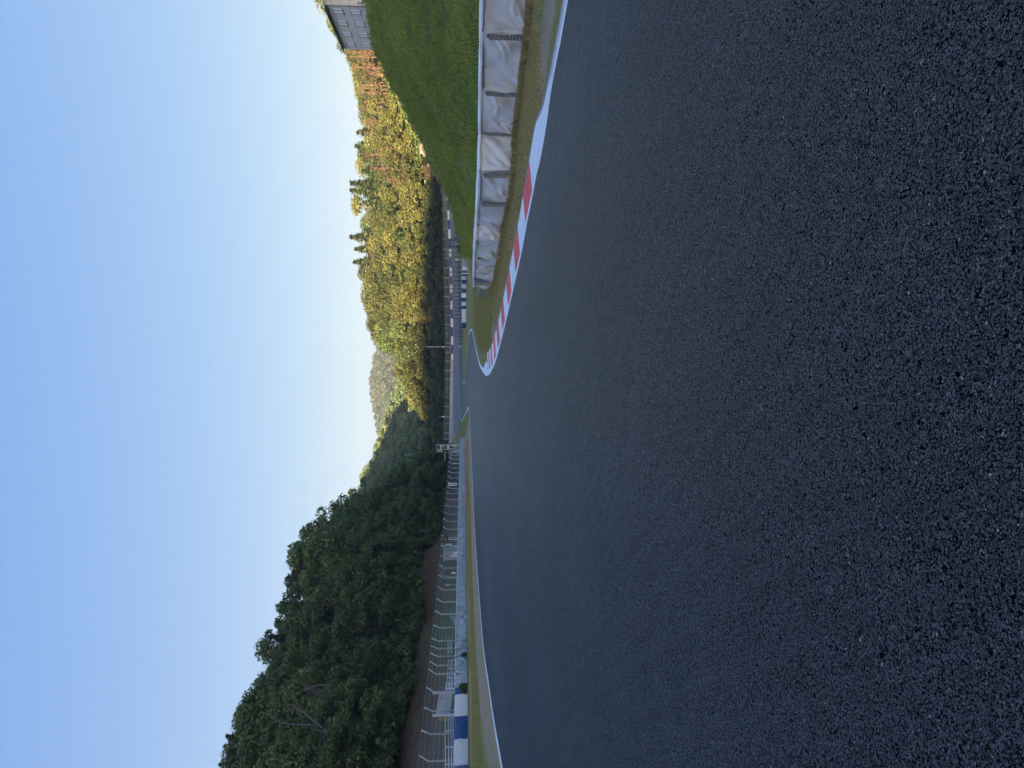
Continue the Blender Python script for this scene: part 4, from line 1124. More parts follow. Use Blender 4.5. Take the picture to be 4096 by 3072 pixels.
slab(1787.5, 1796.5, x0 + .06, x1 - .02, -.02, .05, MT['board_white'], 'lower_panel')
slab(1747, 1772, xl, x0 - .01, .15, 1.5, MT['grey_dark_panel'], 'side_bay', bev=.01)
slab(1750, 1770.5, xl + .05, x0 - .05, .1, .15, MT['grey_panel'], 'side_panel')
slab(1746, 1747, xl - .1, x1 + .05, -.1, 1.8, MT['galv'], 'roof')
mb = MB(p)
mb.tube([tq(1772, 1809, .1), tq(1797, 1808, .1)], .05, 6); mb.tube([tq(1779, 1802, .0), tq(1791, 1792, .0)], .07, 6)
for xx in (x0 + .08, x1 - .08, xl + .1):
    for yy in (.15, 1.45): mb.tube([Vector((xx, TD + yy, p.z - .05)), Vector((xx, TD + yy, tq(1796, 1790).z))], .06, 6)
mb.tube([Vector((x0 + .08, TD + .12, p.z + .2)), Vector((x1 - .08, TD + .12, tq(1797, 1790).z))], .04, 6)
mb.build('frame', MT['galv'], root)
mb = MB(p)
for k in range(5): mb.box(tq(1761.5 + k * 1.5, 1788 - (k % 2) * 1.5, -.012), (.16 - .02 * (k % 2), .02, .035))
mb.build('panel_print', MT['ink'], root)
# long white bar on a dark post, left of the tower
c0 = tq(1779, 1812, 6); c1 = tq(1780.5, 1851, 6); mb = MB(c0); org = (c0 + c1) / 2; g = Vector((org.x, org.y, gz(org.x, org.y)))
root = empty('light_bar', g, 'long white horizontal bar on a dark post left of the signal tower', 'bar')
mb = MB(g); mb.box(org, ((c1 - c0).length, .1, .17), ((c0 - c1).normalized(), Y_, Z_), bev=.02); mb.build('bar', MT['white_metal'], root)
mb = MB(g); mb.tube([g, org + Y_ * .08], .05, 6); mb.build('post', MT['black_metal'], root)
# bent pipe lamp and short pole near the tower
d = lwall(1810).y + 1.6; g = P(1838, 1799, d); g.z = gz(g.x, g.y); mb = MB(g)
mb.tube([g, P(1836, 1799, d), P(1826, 1805, d), P(1812, 1809, d), P(1808, 1812, d), P(1805, 1822, d), P(1804, 1834, d), P(1803.5, 1845, d)], .07, 6)
tag(mb.build('bent_pipe', MT['galv'], None, g), 'bent grey pipe leaning behind the catch fence near the signal tower', 'pipe')
d = lwall(1853).y + 2.2; g = P(1838, 1854.5, d); g.z = gz(g.x, g.y); mb = MB(g); mb.tube([g, P(1811, 1852.7, d)], [.12, .07], 8)
tag(mb.build('short_pole', MT['white_metal'], None, g), 'short pale pole behind the left catch fence, right of the distance board 100', 'pole')
# poles by the far fence
def pole(V0, y, d, r, label, boxV, arm=False):
    g = P(1800, y, d); g.z = gz(g.x, g.y); root = empty('lamp_pole', g, label, 'pole')
    t = P(V0, y, d); mb = MB(g); mb.tube([g, g.lerp(t, .5), t], [r, r * .85, r * .6], 8); mb.build('mast', MT['galv'], root)
    c = P(boxV, y, d - .25); mb = MB(g); mb.box(c, (.45, .3, .55), bev=.05); mb.build('box', MT['board_white'], root)
    mb = MB(g); mb.box(t + Z_ * .05, (.35, .5, .14), bev=.03); mb.build('lamp_head', MT['galv'], root)
pole(1703, 1387, 239, .14, 'tall grey lamp pole in front of the dark trees behind the far barrier', 1774)
pole(1759, 1667, 239, .10, 'short lamp pole at the left end of the sunlit wood', 1774)
# arrow sign at the right end of the infield barrier
g = mbp(1035); s_ = g.y / F
p_ = P(1828.5, 1038.3, g.y - .4)
root = empty('corner_sign', Vector((g.x, g.y - .4, g.z)), 'white sign with a red edge and a bent black arrow by the infield barrier', 'sign'); o_ = root.location
mb = MB(o_); mb.box(p_, (9.2 * s_, .04, 15.5 * s_), bev=.015); bd = mb.build('board', MT['red_ink'], root)
mb = MB(o_); mb.box(p_ - Y_ * .024, (8.2 * s_, .012, 14.2 * s_)); mb.build('face', MT['board_white'], bd)
mb = MB(o_); mb.box(p_ + Vector((-.02, -.036, .1)), (.07, .012, .3)); mb.box(p_ + Vector((.02, -.036, -.2)), (.07, .012, .32), (Vector((.8, 0, .6)), Y_, Vector((-.6, 0, .8))))
mb.build('arrow', MT['ink'], bd)
mb = MB(o_); mb.tube([o_, Vector((p_.x, p_.y + .05, p_.z + .2))], .035, 8); mb.build('post', MT['white_metal'], root)
# small box sign at the left end of the mesh fence
g = G(1852, 1386, 200); small_sign(1842.3, 1386, 5.4, 6.5, g.y, 'small white box sign on a post at the left end of the infield mesh fence', [(0, 0, .35, .12, 0)], g.z)
# concrete end block of the right barrier
a = G(1948, 1149, 60); b = G(1944, 1179, 60); root_c = (a + b) / 2; mb = MB(root_c); t = (b - a); t.z = 0; L = t.length; t.normalize(); n = Vector((-t.y, t.x, 0))
hh = P(1914, 1163, root_c.y).z - root_c.z
mb.box(root_c + Z_ * (hh / 2 - .05) - n * 0, (L, .35, hh + .1), (t, n, Z_), bev=.03)
for k in range(4): mb.box(root_c + Z_ * (hh * (k + .5) / 4) + Vector((0, -.19, 0)), (L * .96, .03, hh / 4 - .05), (t, n, Z_), bev=.01)
tag(mb.build('concrete_block', MT['concrete'], None, root_c), 'low grey concrete block just past the end of the right barrier', 'block')
# scrap of white tape on the track
mb = MB(G(2235, 2040)); ptsl = [(2246.5, 1997), (2246, 2010), (2244, 2025), (2242, 2035), (2238, 2044), (2233, 2053), (2230.5, 2060)]
L = [G(v_, y_) for v_, y_ in ptsl]; wds = [.012, .017, .02, .012, .012, .009, .013]
prev = None
for i, q in enumerate(L):
    t = (L[min(i + 1, len(L) - 1)] - L[max(i - 1, 0)]).normalized(); n = Vector((-t.y, t.x, 0)) * wds[i] * 1.0
    row = [q + n + Z_ * .014, q - n + Z_ * (.017 + .004 * (i % 2))]
    if prev: mb.poly([prev[0], prev[1], row[1], row[0]])
    prev = row
o = mb.build('litter', plain('dusty_tape', (.13, .135, .135), .7, var=.2, scale=20), None, G(2235, 2040)); tag(o, 'thin pale strip of scrap lying on the dark asphalt', 'litter')
for m_ in (o,):
    sm = m_.modifiers.new('thickness', 'SOLIDIFY'); sm.thickness = .003
# loose pale chips of stone scattered on the near asphalt

# ------------------------------------------------------------------ building on the right hill
def building():
    z_e = 17.67 + EYE
    near = P(1310, 20, 106.0); far = P(1383, 196, 124.4)
    e1 = Vector((far.x - near.x, far.y - near.y, 0)); Lw = e1.length; e1.normalize(); rz = math.atan2(e1.y, e1.x)
    zb = 10.6 + EYE; H = z_e - zb; Wd = 11.0
    root = empty('building', (near.x, near.y, zb), 'grey two storey building with white windows on top of the right hill', 'building', None, rz)
    # wall material with sheet seams
    m, nt, b, o = mat('seamed_cladding')
    vec = objvec(nt); br = nt.nodes.new('ShaderNodeTexBrick'); br.offset = .5
    s = nt.nodes.new('ShaderNodeSeparateXYZ'); nt.links.new(vec, s.inputs[0]); cmb = nt.nodes.new('ShaderNodeCombineXYZ')
    nt.links.new(mth(nt, 'ADD', s.outputs[0], s.outputs[1]), cmb.inputs[0]); nt.links.new(s.outputs[2], cmb.inputs[1]); nt.links.new(cmb.outputs[0], br.inputs['Vector'])
    br.inputs['Scale'].default_value = 1; br.inputs['Mortar Size'].default_value = .018; br.inputs['Brick Width'].default_value = 1.5; br.inputs['Row Height'].default_value = 1.22
    br.inputs['Color1'].default_value = (.82, .79, .74, 1); br.inputs['Color2'].default_value = (.76, .735, .69, 1); br.inputs['Mortar'].default_value = (.36, .34, .32, 1)
    mp = nt.nodes.new('ShaderNodeMapping'); mp.inputs['Scale'].default_value = (3, 3, .25); nt.links.new(vec, mp.inputs[0]); n = noise(nt, 1.4, 5, .7, mp.outputs[0])
    nt.links.new(mixc(nt, .8, br.outputs[0], ramp(nt, n.outputs[0], [(.3, (.78, .77, .75)), (.65, (1.05, 1.05, 1.05))]).outputs[0], 'MULTIPLY'), b.inputs['Base Color']); b.inputs['Roughness'].default_value = .8
    def inv(V, y):     # sight line meets the long wall plane -> (s, z)
        q = ray(V, y); n2 = Vector((-e1.y, e1.x, 0)); dd = (near.x * n2.x + near.y * n2.y) / (q.x * n2.x + q.y * n2.y)
        pt = q * dd; return (pt.x - near.x) * e1.x + (pt.y - near.y) * e1.y, pt.z + EYE - zb
    # windows: openings cut as recessed panels
    wins = []
    rowsV = [[(1339, 1376, 32, 56), (1359, 1393, 82, 103), (1377.5, 1408, 127, 146), (1394, 1424, 168, 186)], [(1407, 1444, 37.5, 60), (1423.5, 1457, 86, 107), (1439.5, 1471, 131, 150), (1453.5, 1482, 171.5, 188.5)]]
    z = [(6.16, 4.76), (3.68, 2.28)]
    for r_ in range(2):
        for (v0, v1, ya, yb) in rowsV[r_]:
            sa, _ = inv(v0, ya); sb, _ = inv(v0, yb); wins.append((sa, sb, z[r_][1], z[r_][0]))
    # wall with real openings: strips around the windows
    mb = MB()
    rows = [0, z[1][1], z[1][0], z[0][1], z[0][0], H]
    for k in range(5):
        za, zc = rows[k], rows[k + 1]
        if k in (1, 3):
            ws = [q for q in wins if abs(q[2] - za) < .01]; xs = [0] + [e for q in ws for e in (q[0], q[1])] + [Lw]
            for j in range(0, len(xs), 2): mb.poly([(xs[j], 0, za), (xs[j + 1], 0, za), (xs[j + 1], 0, zc), (xs[j], 0, zc)][::-1])
            for q in ws:
                for pa, pb in (((q[0], za), (q[1], za)), ((q[1], za), (q[1], zc)), ((q[1], zc), (q[0], zc)), ((q[0], zc), (q[0], za))):
                    mb.poly([(pa[0], 0, pa[1]), (pb[0], 0, pb[1]), (pb[0], -.16, pb[1]), (pa[0], -.16, pa[1])])
        else: mb.poly([(0, 0, za), (Lw, 0, za), (Lw, 0, zc), (0, 0, zc)][::-1])
    ap = H + 1.9
    mb.poly([(0, 0, 0), (0, 0, H), (0, -Wd / 2, ap), (0, -Wd, H), (0, -Wd, 0)]); mb.poly([(Lw, 0, 0), (Lw, -Wd, 0), (Lw, -Wd, H), (Lw, -Wd / 2, ap), (Lw, 0, H)]); mb.poly([(0, -Wd, 0), (0, -Wd, H), (Lw, -Wd, H), (Lw, -Wd, 0)])
    mb.build('wall', m, root)
    pane = plain('window_blind', (.9, .93, .92), .3, 0, .1, 1.0)
    for i, (sa, sb, z0, z1) in enumerate(wins):
        mb = MB(); f = .035
        mb.box(((sa + sb) / 2, .0, z0 - .03), (sb - sa + .2, .22, .07)); mb.box(((sa + sb) / 2, -.05, z1 - f / 2), (sb - sa, .07, f)); mb.box(((sa + sb) / 2, -.05, z0 + f / 2), (sb - sa, .07, f))
        for e in (sa + f / 2, sb - f / 2, (sa + sb) / 2): mb.box((e, -.05, (z0 + z1) / 2), (f, .065, z1 - z0 - 2 * f))
        w_ = mb.build('window', MT['galv_dark'], root)
        mb = MB(); mb.poly([(sa, -.075, z0), (sa, -.075, z1), (sb, -.075, z1), (sb, -.075, z0)]); mb.build('pane', pane, w_)
    # roof
    mb = MB(); ov = .55; dz = 1.9 / (Wd / 2)
    y0 = ov; zr = H - ov * dz * .5
    for sgn in (0, 1):
        def tr(y): return -y if sgn == 0 else -(Wd - y)
        A = [(-.5, tr(-ov), H - ov * dz), (Lw + .5, tr(-ov), H - ov * dz), (Lw + .5, tr(Wd / 2), ap + .0), (-.5, tr(Wd / 2), ap + .0)]
        B = [(q[0], q[1], q[2] + .13) for q in A]
        mb.poly(A); mb.poly(B[::-1])
        for k in range(4): mb.poly([A[k], A[(k + 1) % 4], B[(k + 1) % 4], B[k]])
    rf = mb.build('roof', plain('dark_roof_sheet', (.03, .032, .036), .5, 0, .25, 2), root)
    mb = MB(); mb.tube([(-.5, ov + .06, H - ov * dz + .05), (Lw + .5, ov + .06, H - ov * dz + .05)], .07, 8); mb.build('gutter', MT['black_metal'], rf)
    mb = MB()
    for sgn in (0, 1):
        t = (lambda y: -y) if sgn == 0 else (lambda y: -(Wd - y))
        mb.poly([(-.53, t(-ov), H - ov * dz - .02), (-.53, t(Wd / 2), ap - .02), (-.53, t(Wd / 2), ap + .3), (-.53, t(-ov), H - ov * dz + .26)])
    mb.build('fascia', MT['white_metal'], rf)
    mb = MB(); mb.tube([(-.06, .06, 0), (-.06, .06, H - .3)], .06, 8); mb.build('downpipe', bark_mat('rusty_pipe', (.14, .09, .08), (.22, .15, .13)), root)
    mb = MB(); mb.box((-.5, -.9, 1.75 + .35), (.75, 1.3, .7), bev=.05); mb.box((-.5, -1.1, 1.1), (.2, .2, 1.4)); mb.build('cooling_unit', MT['white_metal'], root)
building()

# ------------------------------------------------------------------ trees
def cards(cen, nrm, size, rg, aspect=1.5):
    n = len(cen)
    a = rg.normal(size=(n, 3)); a -= nrm * (a * nrm).sum(1, keepdims=True); a /= np.linalg.norm(a, axis=1, keepdims=True) + 1e-9
    b = np.cross(nrm, a)
    s = size * rg.uniform(.65, 1.35, (n, 1))
    a = a * s * aspect * .5; b = b * s * .5
    bend = nrm * s * .18
    return np.stack([cen - a - bend * .6, cen + b * .9, cen + a - bend * .6, cen - b * .9], 1).reshape(-1, 3)
def foliage(name, clumps, nleaf, size, rg, up=.45, hang=0.0, aspect=1.5):
    V = []; T = []
    for c, r, tint in clumps:
        n = int(nleaf * (r[0] / .95) ** 2)
        d = rg.normal(size=(n, 3)); d /= np.linalg.norm(d, axis=1, keepdims=True)
        rad = rg.uniform(.35, 1.0, (n, 1)) ** .6
        cen = np.array(c) + d * rad * np.array(r)
        nm = d * .6 + rg.normal(size=(n, 3)) * .55 + np.array([0, 0, up]); nm /= np.linalg.norm(nm, axis=1, keepdims=True)
        V.append(cards(cen, nm, size, rg, aspect)); T.append(np.repeat(np.clip(tint + rg.normal(0, .13, n), 0, 1), 4))
    return np_mesh(name, np.vstack(V), None, 4, extra={'tint': np.concatenate(T)})
def branch_tree(mb, p, d, L, r, depth, rg, n=5, spread=.55, upb=.12):
    q = p.copy(); pts = [p.copy()]; rs = [r]
    for k in range(3):
        d = (d + Vector(rg.normal(size=3)) * .12 + Vector((0, 0, upb * .3))).normalized(); q = q + d * L / 3; pts.append(q.copy()); rs.append(r * (1 - .2 * (k + 1)))
    mb.tube(pts, rs, n, cap=False)
    tips = [q.copy()]
    if depth <= 0: return tips
    for k in range(rg.integers(2, 4)):
        t = rg.uniform(.4, 1); b = pts[1].lerp(pts[3], t) if t < .95 else pts[3]
        nd = (d + Vector(rg.normal(size=3)) * spread + Vector((0, 0, upb))).normalized()
        tips += branch_tree(mb, b, nd, L * rg.uniform(.6, .8), r * .5, depth - 1, rg, max(3, n - 1), spread, upb)
    return tips
def broadleaf(seed, low=.08, wide=.34, nl=88, sz=.26, ncl=50, rc=(.6, 1.2)):
    rg = np.random.default_rng(seed); H = 10.0
    mb = MB(); lean = Vector((rg.normal() * .04, rg.normal() * .04, 1)).normalized()
    mb.tube([Vector((0, 0, -.4)), lean * 2.2, lean * 4.6 + Vector((rg.normal() * .2, rg.normal() * .2, 0)), lean * 7.5 + Vector((rg.normal() * .4, rg.normal() * .4, 0))], [.2, .15, .11, .05], 7)
    for k in range(8):
        z = rg.uniform(2.0, 6.5); a = rg.uniform(0, 6.28); d = Vector((math.cos(a), math.sin(a), rg.uniform(.35, .9))).normalized()
        branch_tree(mb, lean * z, d, 2.4, .065, 1, rg, 4, .5, .15)
    trunk = mb.mesh('trunk')
    cl = []
    lob = rg.uniform(0, 6.28, 3)
    for k in range(ncl):
        u = rg.uniform(low, 1); a = rg.uniform(0, 6.28)
        env = math.sin(math.pi * min(1, (u - low * .6) / (1 - low * .6)) ** .8) ** .65 * wide * H * (1 + .22 * math.sin(2 * a + lob[0]) + .15 * math.sin(3 * a + lob[1]))
        rr = env * math.sqrt(rg.uniform(.45, 1)); r = rg.uniform(*rc)
        cl.append(((rr * math.cos(a), rr * math.sin(a), u * H - .5), (r * 1.15, r * 1.15, r * .78), float(np.clip(rg.normal(.5, .2), 0, 1))))
    return trunk, foliage('crown', cl, nl, sz, rg)
def conifer(seed, H=10.0, wide=.19, low=.08):
    rg = np.random.default_rng(seed); mb = MB(); mb.tube([Vector((0, 0, -.4)), Vector((0, 0, H * .5)), Vector((0, 0, H * .98))], [.17, .1, .02], 7); tr = mb.mesh('trunk')
    V = []; T = []
    z = low * H
    while z < H * .99:
        f = 1 - (z / H - low) / (1 - low); L = max(.12, wide * H * f ** .85) * rg.uniform(.75, 1.15)
        nb = int(6 + 6 * f)
        for k in range(nb):
            a = rg.uniform(0, 6.28); n = max(4, int(14 * L / 1.5)); t = np.linspace(.15, 1, n)[:, None]; l2 = L * rg.uniform(.7, 1.1)
            cen = np.hstack([np.cos(a) * t * l2, np.sin(a) * t * l2, z - .35 * l2 * t ** 1.5 + .1 * t]) + rg.normal(0, .09, (n, 3))
            nm = np.tile([[0, 0, 1.0]], (n, 1)) + rg.normal(0, .5, (n, 3)); nm /= np.linalg.norm(nm, axis=1, keepdims=True)
            V.append(cards(cen, nm, .42, rg, 1.5)); T.append(np.repeat(np.clip(rg.normal(.5, .22) + rg.normal(0, .1, n), 0, 1), 4))
        z += .22 + .08 * rg.random()
    return tr, np_mesh('crown', np.vstack(V), None, 4, extra={'tint': np.concatenate(T)})
def bare(seed, depth=4):
    rg = np.random.default_rng(seed); mb = MB()
    mb.tube([Vector((0, 0, -.4)), Vector((.1, 0, 2.0)), Vector((.15, .1, 3.6))], [.17, .14, .11], 7)
    for k in range(5):
        a = rg.uniform(0, 6.28); branch_tree(mb, Vector((.15, .1, rg.uniform(2.2, 3.6))), Vector((math.cos(a) * .6, math.sin(a) * .6, 1)).normalized(), 2.6, .075, depth, rg, 5, .5, .2)
    return mb.mesh('trunk')
def dry_pine(seed):
    """tall bare reddish trunk, thin dry boughs and a sparse top"""
    rg = np.random.default_rng(seed); mb = MB(); H = 10.0; lx = rg.normal() * .25
    mb.tube([Vector((0, 0, -.4)), Vector((lx * .4, 0, 4)), Vector((lx, 0, H * .95))], [.15, .11, .03], 7)
    cl = []
    for k in range(34):
        z = rg.uniform(1.2, 9.3); a = rg.uniform(0, 6.28); L = rg.uniform(.6, 1.9) * (1.15 - z / 13)
        d = Vector((math.cos(a), math.sin(a), rg.uniform(-.1, .35))).normalized(); b = Vector((lx * z / 9.5, 0, z))
        mb.tube([b, b + d * L * .6, b + d * L + Vector((0, 0, -.1))], [.03, .02, .008], 4, cap=False)
        if rg.random() < .75: cl.append((tuple(b + d * L * .8), (.42, .42, .26), float(rg.uniform(.2, .9))))
    return mb.mesh('trunk'), foliage('crown', cl, 150, .2, rg, .3)
def bush_mesh(seed, ncl=14):
    rg = np.random.default_rng(seed); cl = []
    for k in range(ncl):
        a = rg.uniform(0, 6.28); rr = .55 * math.sqrt(rg.random()); cl.append(((rr * math.cos(a), rr * math.sin(a), rg.uniform(.12, .8)), (.24, .24, .2), float(rg.uniform(.2, .9))))
    return foliage('crown', cl, 2200, .075, rg)

BL = [broadleaf(11 + i) for i in range(7)]
BLR = [broadleaf(111 + i, nl=62, sz=.30, ncl=24, rc=(1.0, 1.75), wide=.31) for i in range(5)]      # big rounded boughs
BT = [broadleaf(31 + i, .30, .26, 80, .25, 34) for i in range(3)]        # slimmer, taller
CN = [conifer(51 + i, wide=(.2, .24, .28)[i]) for i in range(3)]
BR = [bare(61 + i) for i in range(4)]
DP = [dry_pine(71 + i) for i in range(4)]
BU = [bush_mesh(81 + i) for i in range(3)]
TREES = []
def put(name, tr, cr, leafm, barkm, x, y, h, rz, label, cat, group, z=None, sx=1.0):
    z = gz(x, y) if z is None else z
    root = empty(name, (x, y, z), label, cat, group, rz)
    s = h / 10.0; root.scale = (s * sx, s * sx, s)
    if tr is not None:
        o = bpy.data.objects.new('trunk', tr)
        if not tr.materials: tr.materials.append(barkm)
        COL.objects.link(o); o.parent = root; o.material_slots[0].link = 'OBJECT'; o.material_slots[0].material = barkm
    if cr is not None:
        o = bpy.data.objects.new('crown', cr)
        if not cr.materials: cr.materials.append(leafm)
        COL.objects.link(o); o.parent = root; o.material_slots[0].link = 'OBJECT'; o.material_slots[0].material = leafm
    return root
OUT_L = [(866, 3110), (873, 3037), (905, 2920), (935, 2844), (960, 2800), (1012, 2715), (1010, 2662), (1023, 2569), (1058, 2498), (1099, 2381), (1134, 2317), (1157, 2276), (1151, 2200), (1175, 2135), (1239, 2100), (1290, 2055), (1370, 2010), (1426, 1980), (1500, 1940), (1560, 1890), (1610, 1865), (1660, 1840), (1740, 1832), (1785, 1828)]
OUT_R = [(1705, 1690), (1682, 1659), (1667, 1640), (1645, 1612), (1623, 1568), (1610, 1527), (1574, 1496), (1557, 1465), (1541, 1414), (1505, 1380), (1481, 1333), (1454, 1259), (1444, 1148), (1425, 1060), (1417, 1000), (1402, 889), (1412, 800), (1418, 709), (1430, 594), (1438, 525), (1430, 408), (1399, 298), (1386, 249), (1378, 204), (1336, 154), (1285, 40), (1245, 0), (1235, -60)]
OUT_M = [(1370, 2010), (1426, 1980), (1436, 1900), (1475, 1828), (1488, 1784), (1507, 1731), (1516, 1700), (1529, 1662), (1544, 1624), (1563, 1565), (1582, 1518), (1600, 1470), (1620, 1400)]
cnt = {}
def scatter(n, Ur, dfun, mind, hr, outl, pick, ridge, seed, ridge_step=46):
    rg = np.random.default_rng(seed); P_ = []
    def add(U, d, h, force):
        x = (U - 1536) / F * d
        y = d; g = gz(x, y)
        yo = 3072 - U
        lim = P(lerp_tab(outl, yo), yo, d).z - g
        if force: h = lim
        if lim < h * .97: h = lim - rg.uniform(0, 1.2)
        if h < 3.2 or h > 21: return False
        for q in P_:
            if (q[0] - x) ** 2 + (q[1] - y) ** 2 < mind ** 2: return False
        P_.append((x, y)); pick(rg, U, d, x, y, h, force); return True
    U = Ur[0]
    while U < Ur[1]:
        add(U, ridge(U) + rg.uniform(-3, 3), 10, True); U += ridge_step * rg.uniform(.7, 1.25)
    k = 0; tries = 0
    while k < n and tries < n * 60:
        tries += 1
        U = rg.uniform(*Ur); a, b = dfun(U); d = a + (b - a) * rg.random() ** .9
        if add(U, d, rg.uniform(*hr), False): k += 1
    return P_
ti = lambda tab, U: float(np.interp(U, [a for a, b in tab], [b for a, b in tab]))
L0 = [(-120, 65.5), (0, 67.5), (400, 82.5), (700, 101.5), (800, 110), (972, 125), (1100, 146), (1172, 153), (1240, 166)]
L1 = [(-120, 100), (0, 102), (400, 114), (700, 128), (800, 132), (972, 151), (1100, 178), (1172, 176), (1240, 186)]
def pick_left(rg, U, d, x, y, h, force):
    r = rg.random(); rz = rg.uniform(0, 6.28)
    if r < .66:
        t = BL[rg.integers(7)]; put('broadleaf_tree', t[0], t[1], MT['leaf_dark'], MT['bark'], x, y, h, rz, 'dark green broadleaf tree in the shaded wood on the left hillside', 'tree', 'broadleaf trees of the left wood', sx=rg.uniform(.95, 1.2))
    elif r < .84:
        t = BT[rg.integers(3)]; put('broadleaf_tree', t[0], t[1], MT['leaf_bush'], MT['bark_pale'], x, y, h, rz, 'slim lighter green tree in the shaded wood on the left hillside', 'tree', 'slim trees of the left wood')
    elif r < .90:
        t = CN[rg.integers(3)]; put('conifer_tree', t[0], t[1], MT['leaf_conifer'], MT['bark'], x, y, h, rz, 'dark conifer in the shaded wood on the left hillside', 'tree', 'conifers of the left wood')
    else:
        put('bare_tree', BR[rg.integers(4)], None, None, MT['bark_pale'], x, y, h * .95, rz, 'leafless grey tree in the shaded wood on the left hillside', 'tree', 'leafless trees of the left wood')
scatter(165, (-90, 1238), lambda U: (ti(L0, U), ti(L1, U)), 2.9, (7, 11.3), OUT_L, pick_left, lambda U: ti(L1, U) - 2, 5, 36)
R0 = [(1388, 253), (1545, 256), (1750, 252), (2035, 251), (2220, 249), (2312, 250), (2430, 242), (2517, 236), (2618, 232), (2722, 226), (2878, 205), (3072, 186), (3200, 180)]
R1 = [(1388, 266), (1545, 276), (1658, 282), (1750, 286), (2035, 292), (2220, 294), (2430, 284), (2618, 275), (2722, 272), (2878, 248), (3072, 225), (3200, 220)]
def pick_right(rg, U, d, x, y, h, force):
    r = rg.random(); rz = rg.uniform(0, 6.28); fr = (d - ti(R0, U)) / (ti(R1, U) - ti(R0, U))
    dry = 2330 < U < 2900 and fr < .55 and not force
    peak = force and 1990 < U < 2600
    if dry and r < .56:
        t = DP[rg.integers(4)]; put('dry_pine', t[0], t[1], MT['leaf_dry'], MT['bark_orange'], x, y, h, rz, 'thin pine with reddish trunk and dry brown boughs above the grass slope', 'tree', 'dry pines of the sunlit wood')
    elif (peak and r < .6) or r < (.34 if 2050 < U < 2480 else .09):
        t = CN[rg.integers(3)]; put('conifer_tree', t[0], t[1], MT['leaf_conifer'], MT['bark'], x, y, h * (1.08 if peak else 1), rz, 'pointed dark conifer in the sunlit wood beyond the far barrier', 'tree', 'conifers of the sunlit wood', sx=1.5)
    elif r > .92 or (dry and r > .74):
        put('bare_tree', BR[rg.integers(4)], None, None, MT['bark_orange'], x, y, h * .9, rz, 'leafless brown tree in the sunlit wood beyond the far barrier', 'tree', 'leafless trees of the sunlit wood')
    elif r < (.5 if 2050 < U < 2480 else .3):
        t = BLR[rg.integers(5)]; put('broadleaf_tree', t[0], t[1], MT['leaf_dark'], MT['bark'], x, y, h * .95, rz, 'deeper green broadleaf tree among the yellow green trees of the sunlit wood', 'tree', 'deeper green trees of the sunlit wood', sx=rg.uniform(1, 1.25))
    else:
        t = (BL[:2] + BT[:2] + BLR)[rg.integers(9)]; put('broadleaf_tree', t[0], t[1], MT['leaf_green'], MT['bark'], x, y, h, rz, 'yellow green broadleaf tree in the sunlit wood beyond the far barrier', 'tree', 'broadleaf trees of the sunlit wood', sx=rg.uniform(1.05, 1.4) * (1.15 if force else 1))
scatter(200, (1392, 3150), lambda U: (ti(R0, U), ti(R1, U)), 4.3, (10.5, 15), OUT_R, pick_right, lambda U: ti(R1, U) - 3, 6, 28)
MIDS = []
MC = [broadleaf(91 + i, nl=44, sz=.40)[1] for i in range(4)]
MCV = []
for me in MC:
    v = np.zeros(len(me.vertices) * 3, np.float32); me.vertices.foreach_get('co', v); t = np.zeros(len(me.vertices), np.float32); me.attributes['tint'].data.foreach_get('value', t); MCV.append((v.reshape(-1, 3), t))
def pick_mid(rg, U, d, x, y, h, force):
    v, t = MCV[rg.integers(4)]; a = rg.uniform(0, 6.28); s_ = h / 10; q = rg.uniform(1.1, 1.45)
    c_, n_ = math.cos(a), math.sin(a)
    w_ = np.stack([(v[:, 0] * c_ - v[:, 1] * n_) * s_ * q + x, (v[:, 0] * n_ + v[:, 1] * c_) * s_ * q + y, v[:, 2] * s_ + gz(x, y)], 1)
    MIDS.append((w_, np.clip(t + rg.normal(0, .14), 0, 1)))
M0 = [(1090, 262), (1240, 262), (1372, 268), (1545, 285), (1650, 320)]
M1 = [(1090, 338), (1240, 346), (1372, 350), (1545, 376), (1650, 385)]
scatter(110, (1060, 1640), lambda U: (ti(M0, U), ti(M1, U)), 5.2, (8.5, 13), OUT_M, pick_mid, lambda U: ti(M1, U) - 3, 8, 34)
tag(link('hill_wood', np_mesh('hill_wood', np.vstack([a for a, b in MIDS]), None, 4, extra={'tint': np.concatenate([b for a, b in MIDS])}), MT['leaf_mid_hazed']), 'hazy green wood on the middle hill between the two nearer woods', 'wood', None, 'stuff')
# dark row of small trees at the foot of the sunlit wood
rg = np.random.default_rng(12)
U = 1322
while U < 2420:
    d = rg.uniform(243.5, 250) if U < 2330 else rg.uniform(228, 238); x = (U - 1536) / F * d
    top = lerp_tab([(1735, 1757), (1720, 1650), (1715, 1400), (1700, 1200), (1690, 900), (1700, 700)], 3072 - U) + rg.uniform(-12, 22)
    h = P(top, 3072 - U, d).z - gz(x, d)
    if h > 3:
        t = (BL + CN)[rg.integers(10)]
        put('hedge_tree', t[0], t[1], MT['leaf_conifer'], MT['bark'], x, d, min(h, 11), rg.uniform(0, 6.28), 'dark low tree in the shaded row behind the far mesh fence', 'tree', 'dark row of trees behind the far fence', sx=1.25)
    U += rg.uniform(15, 28)
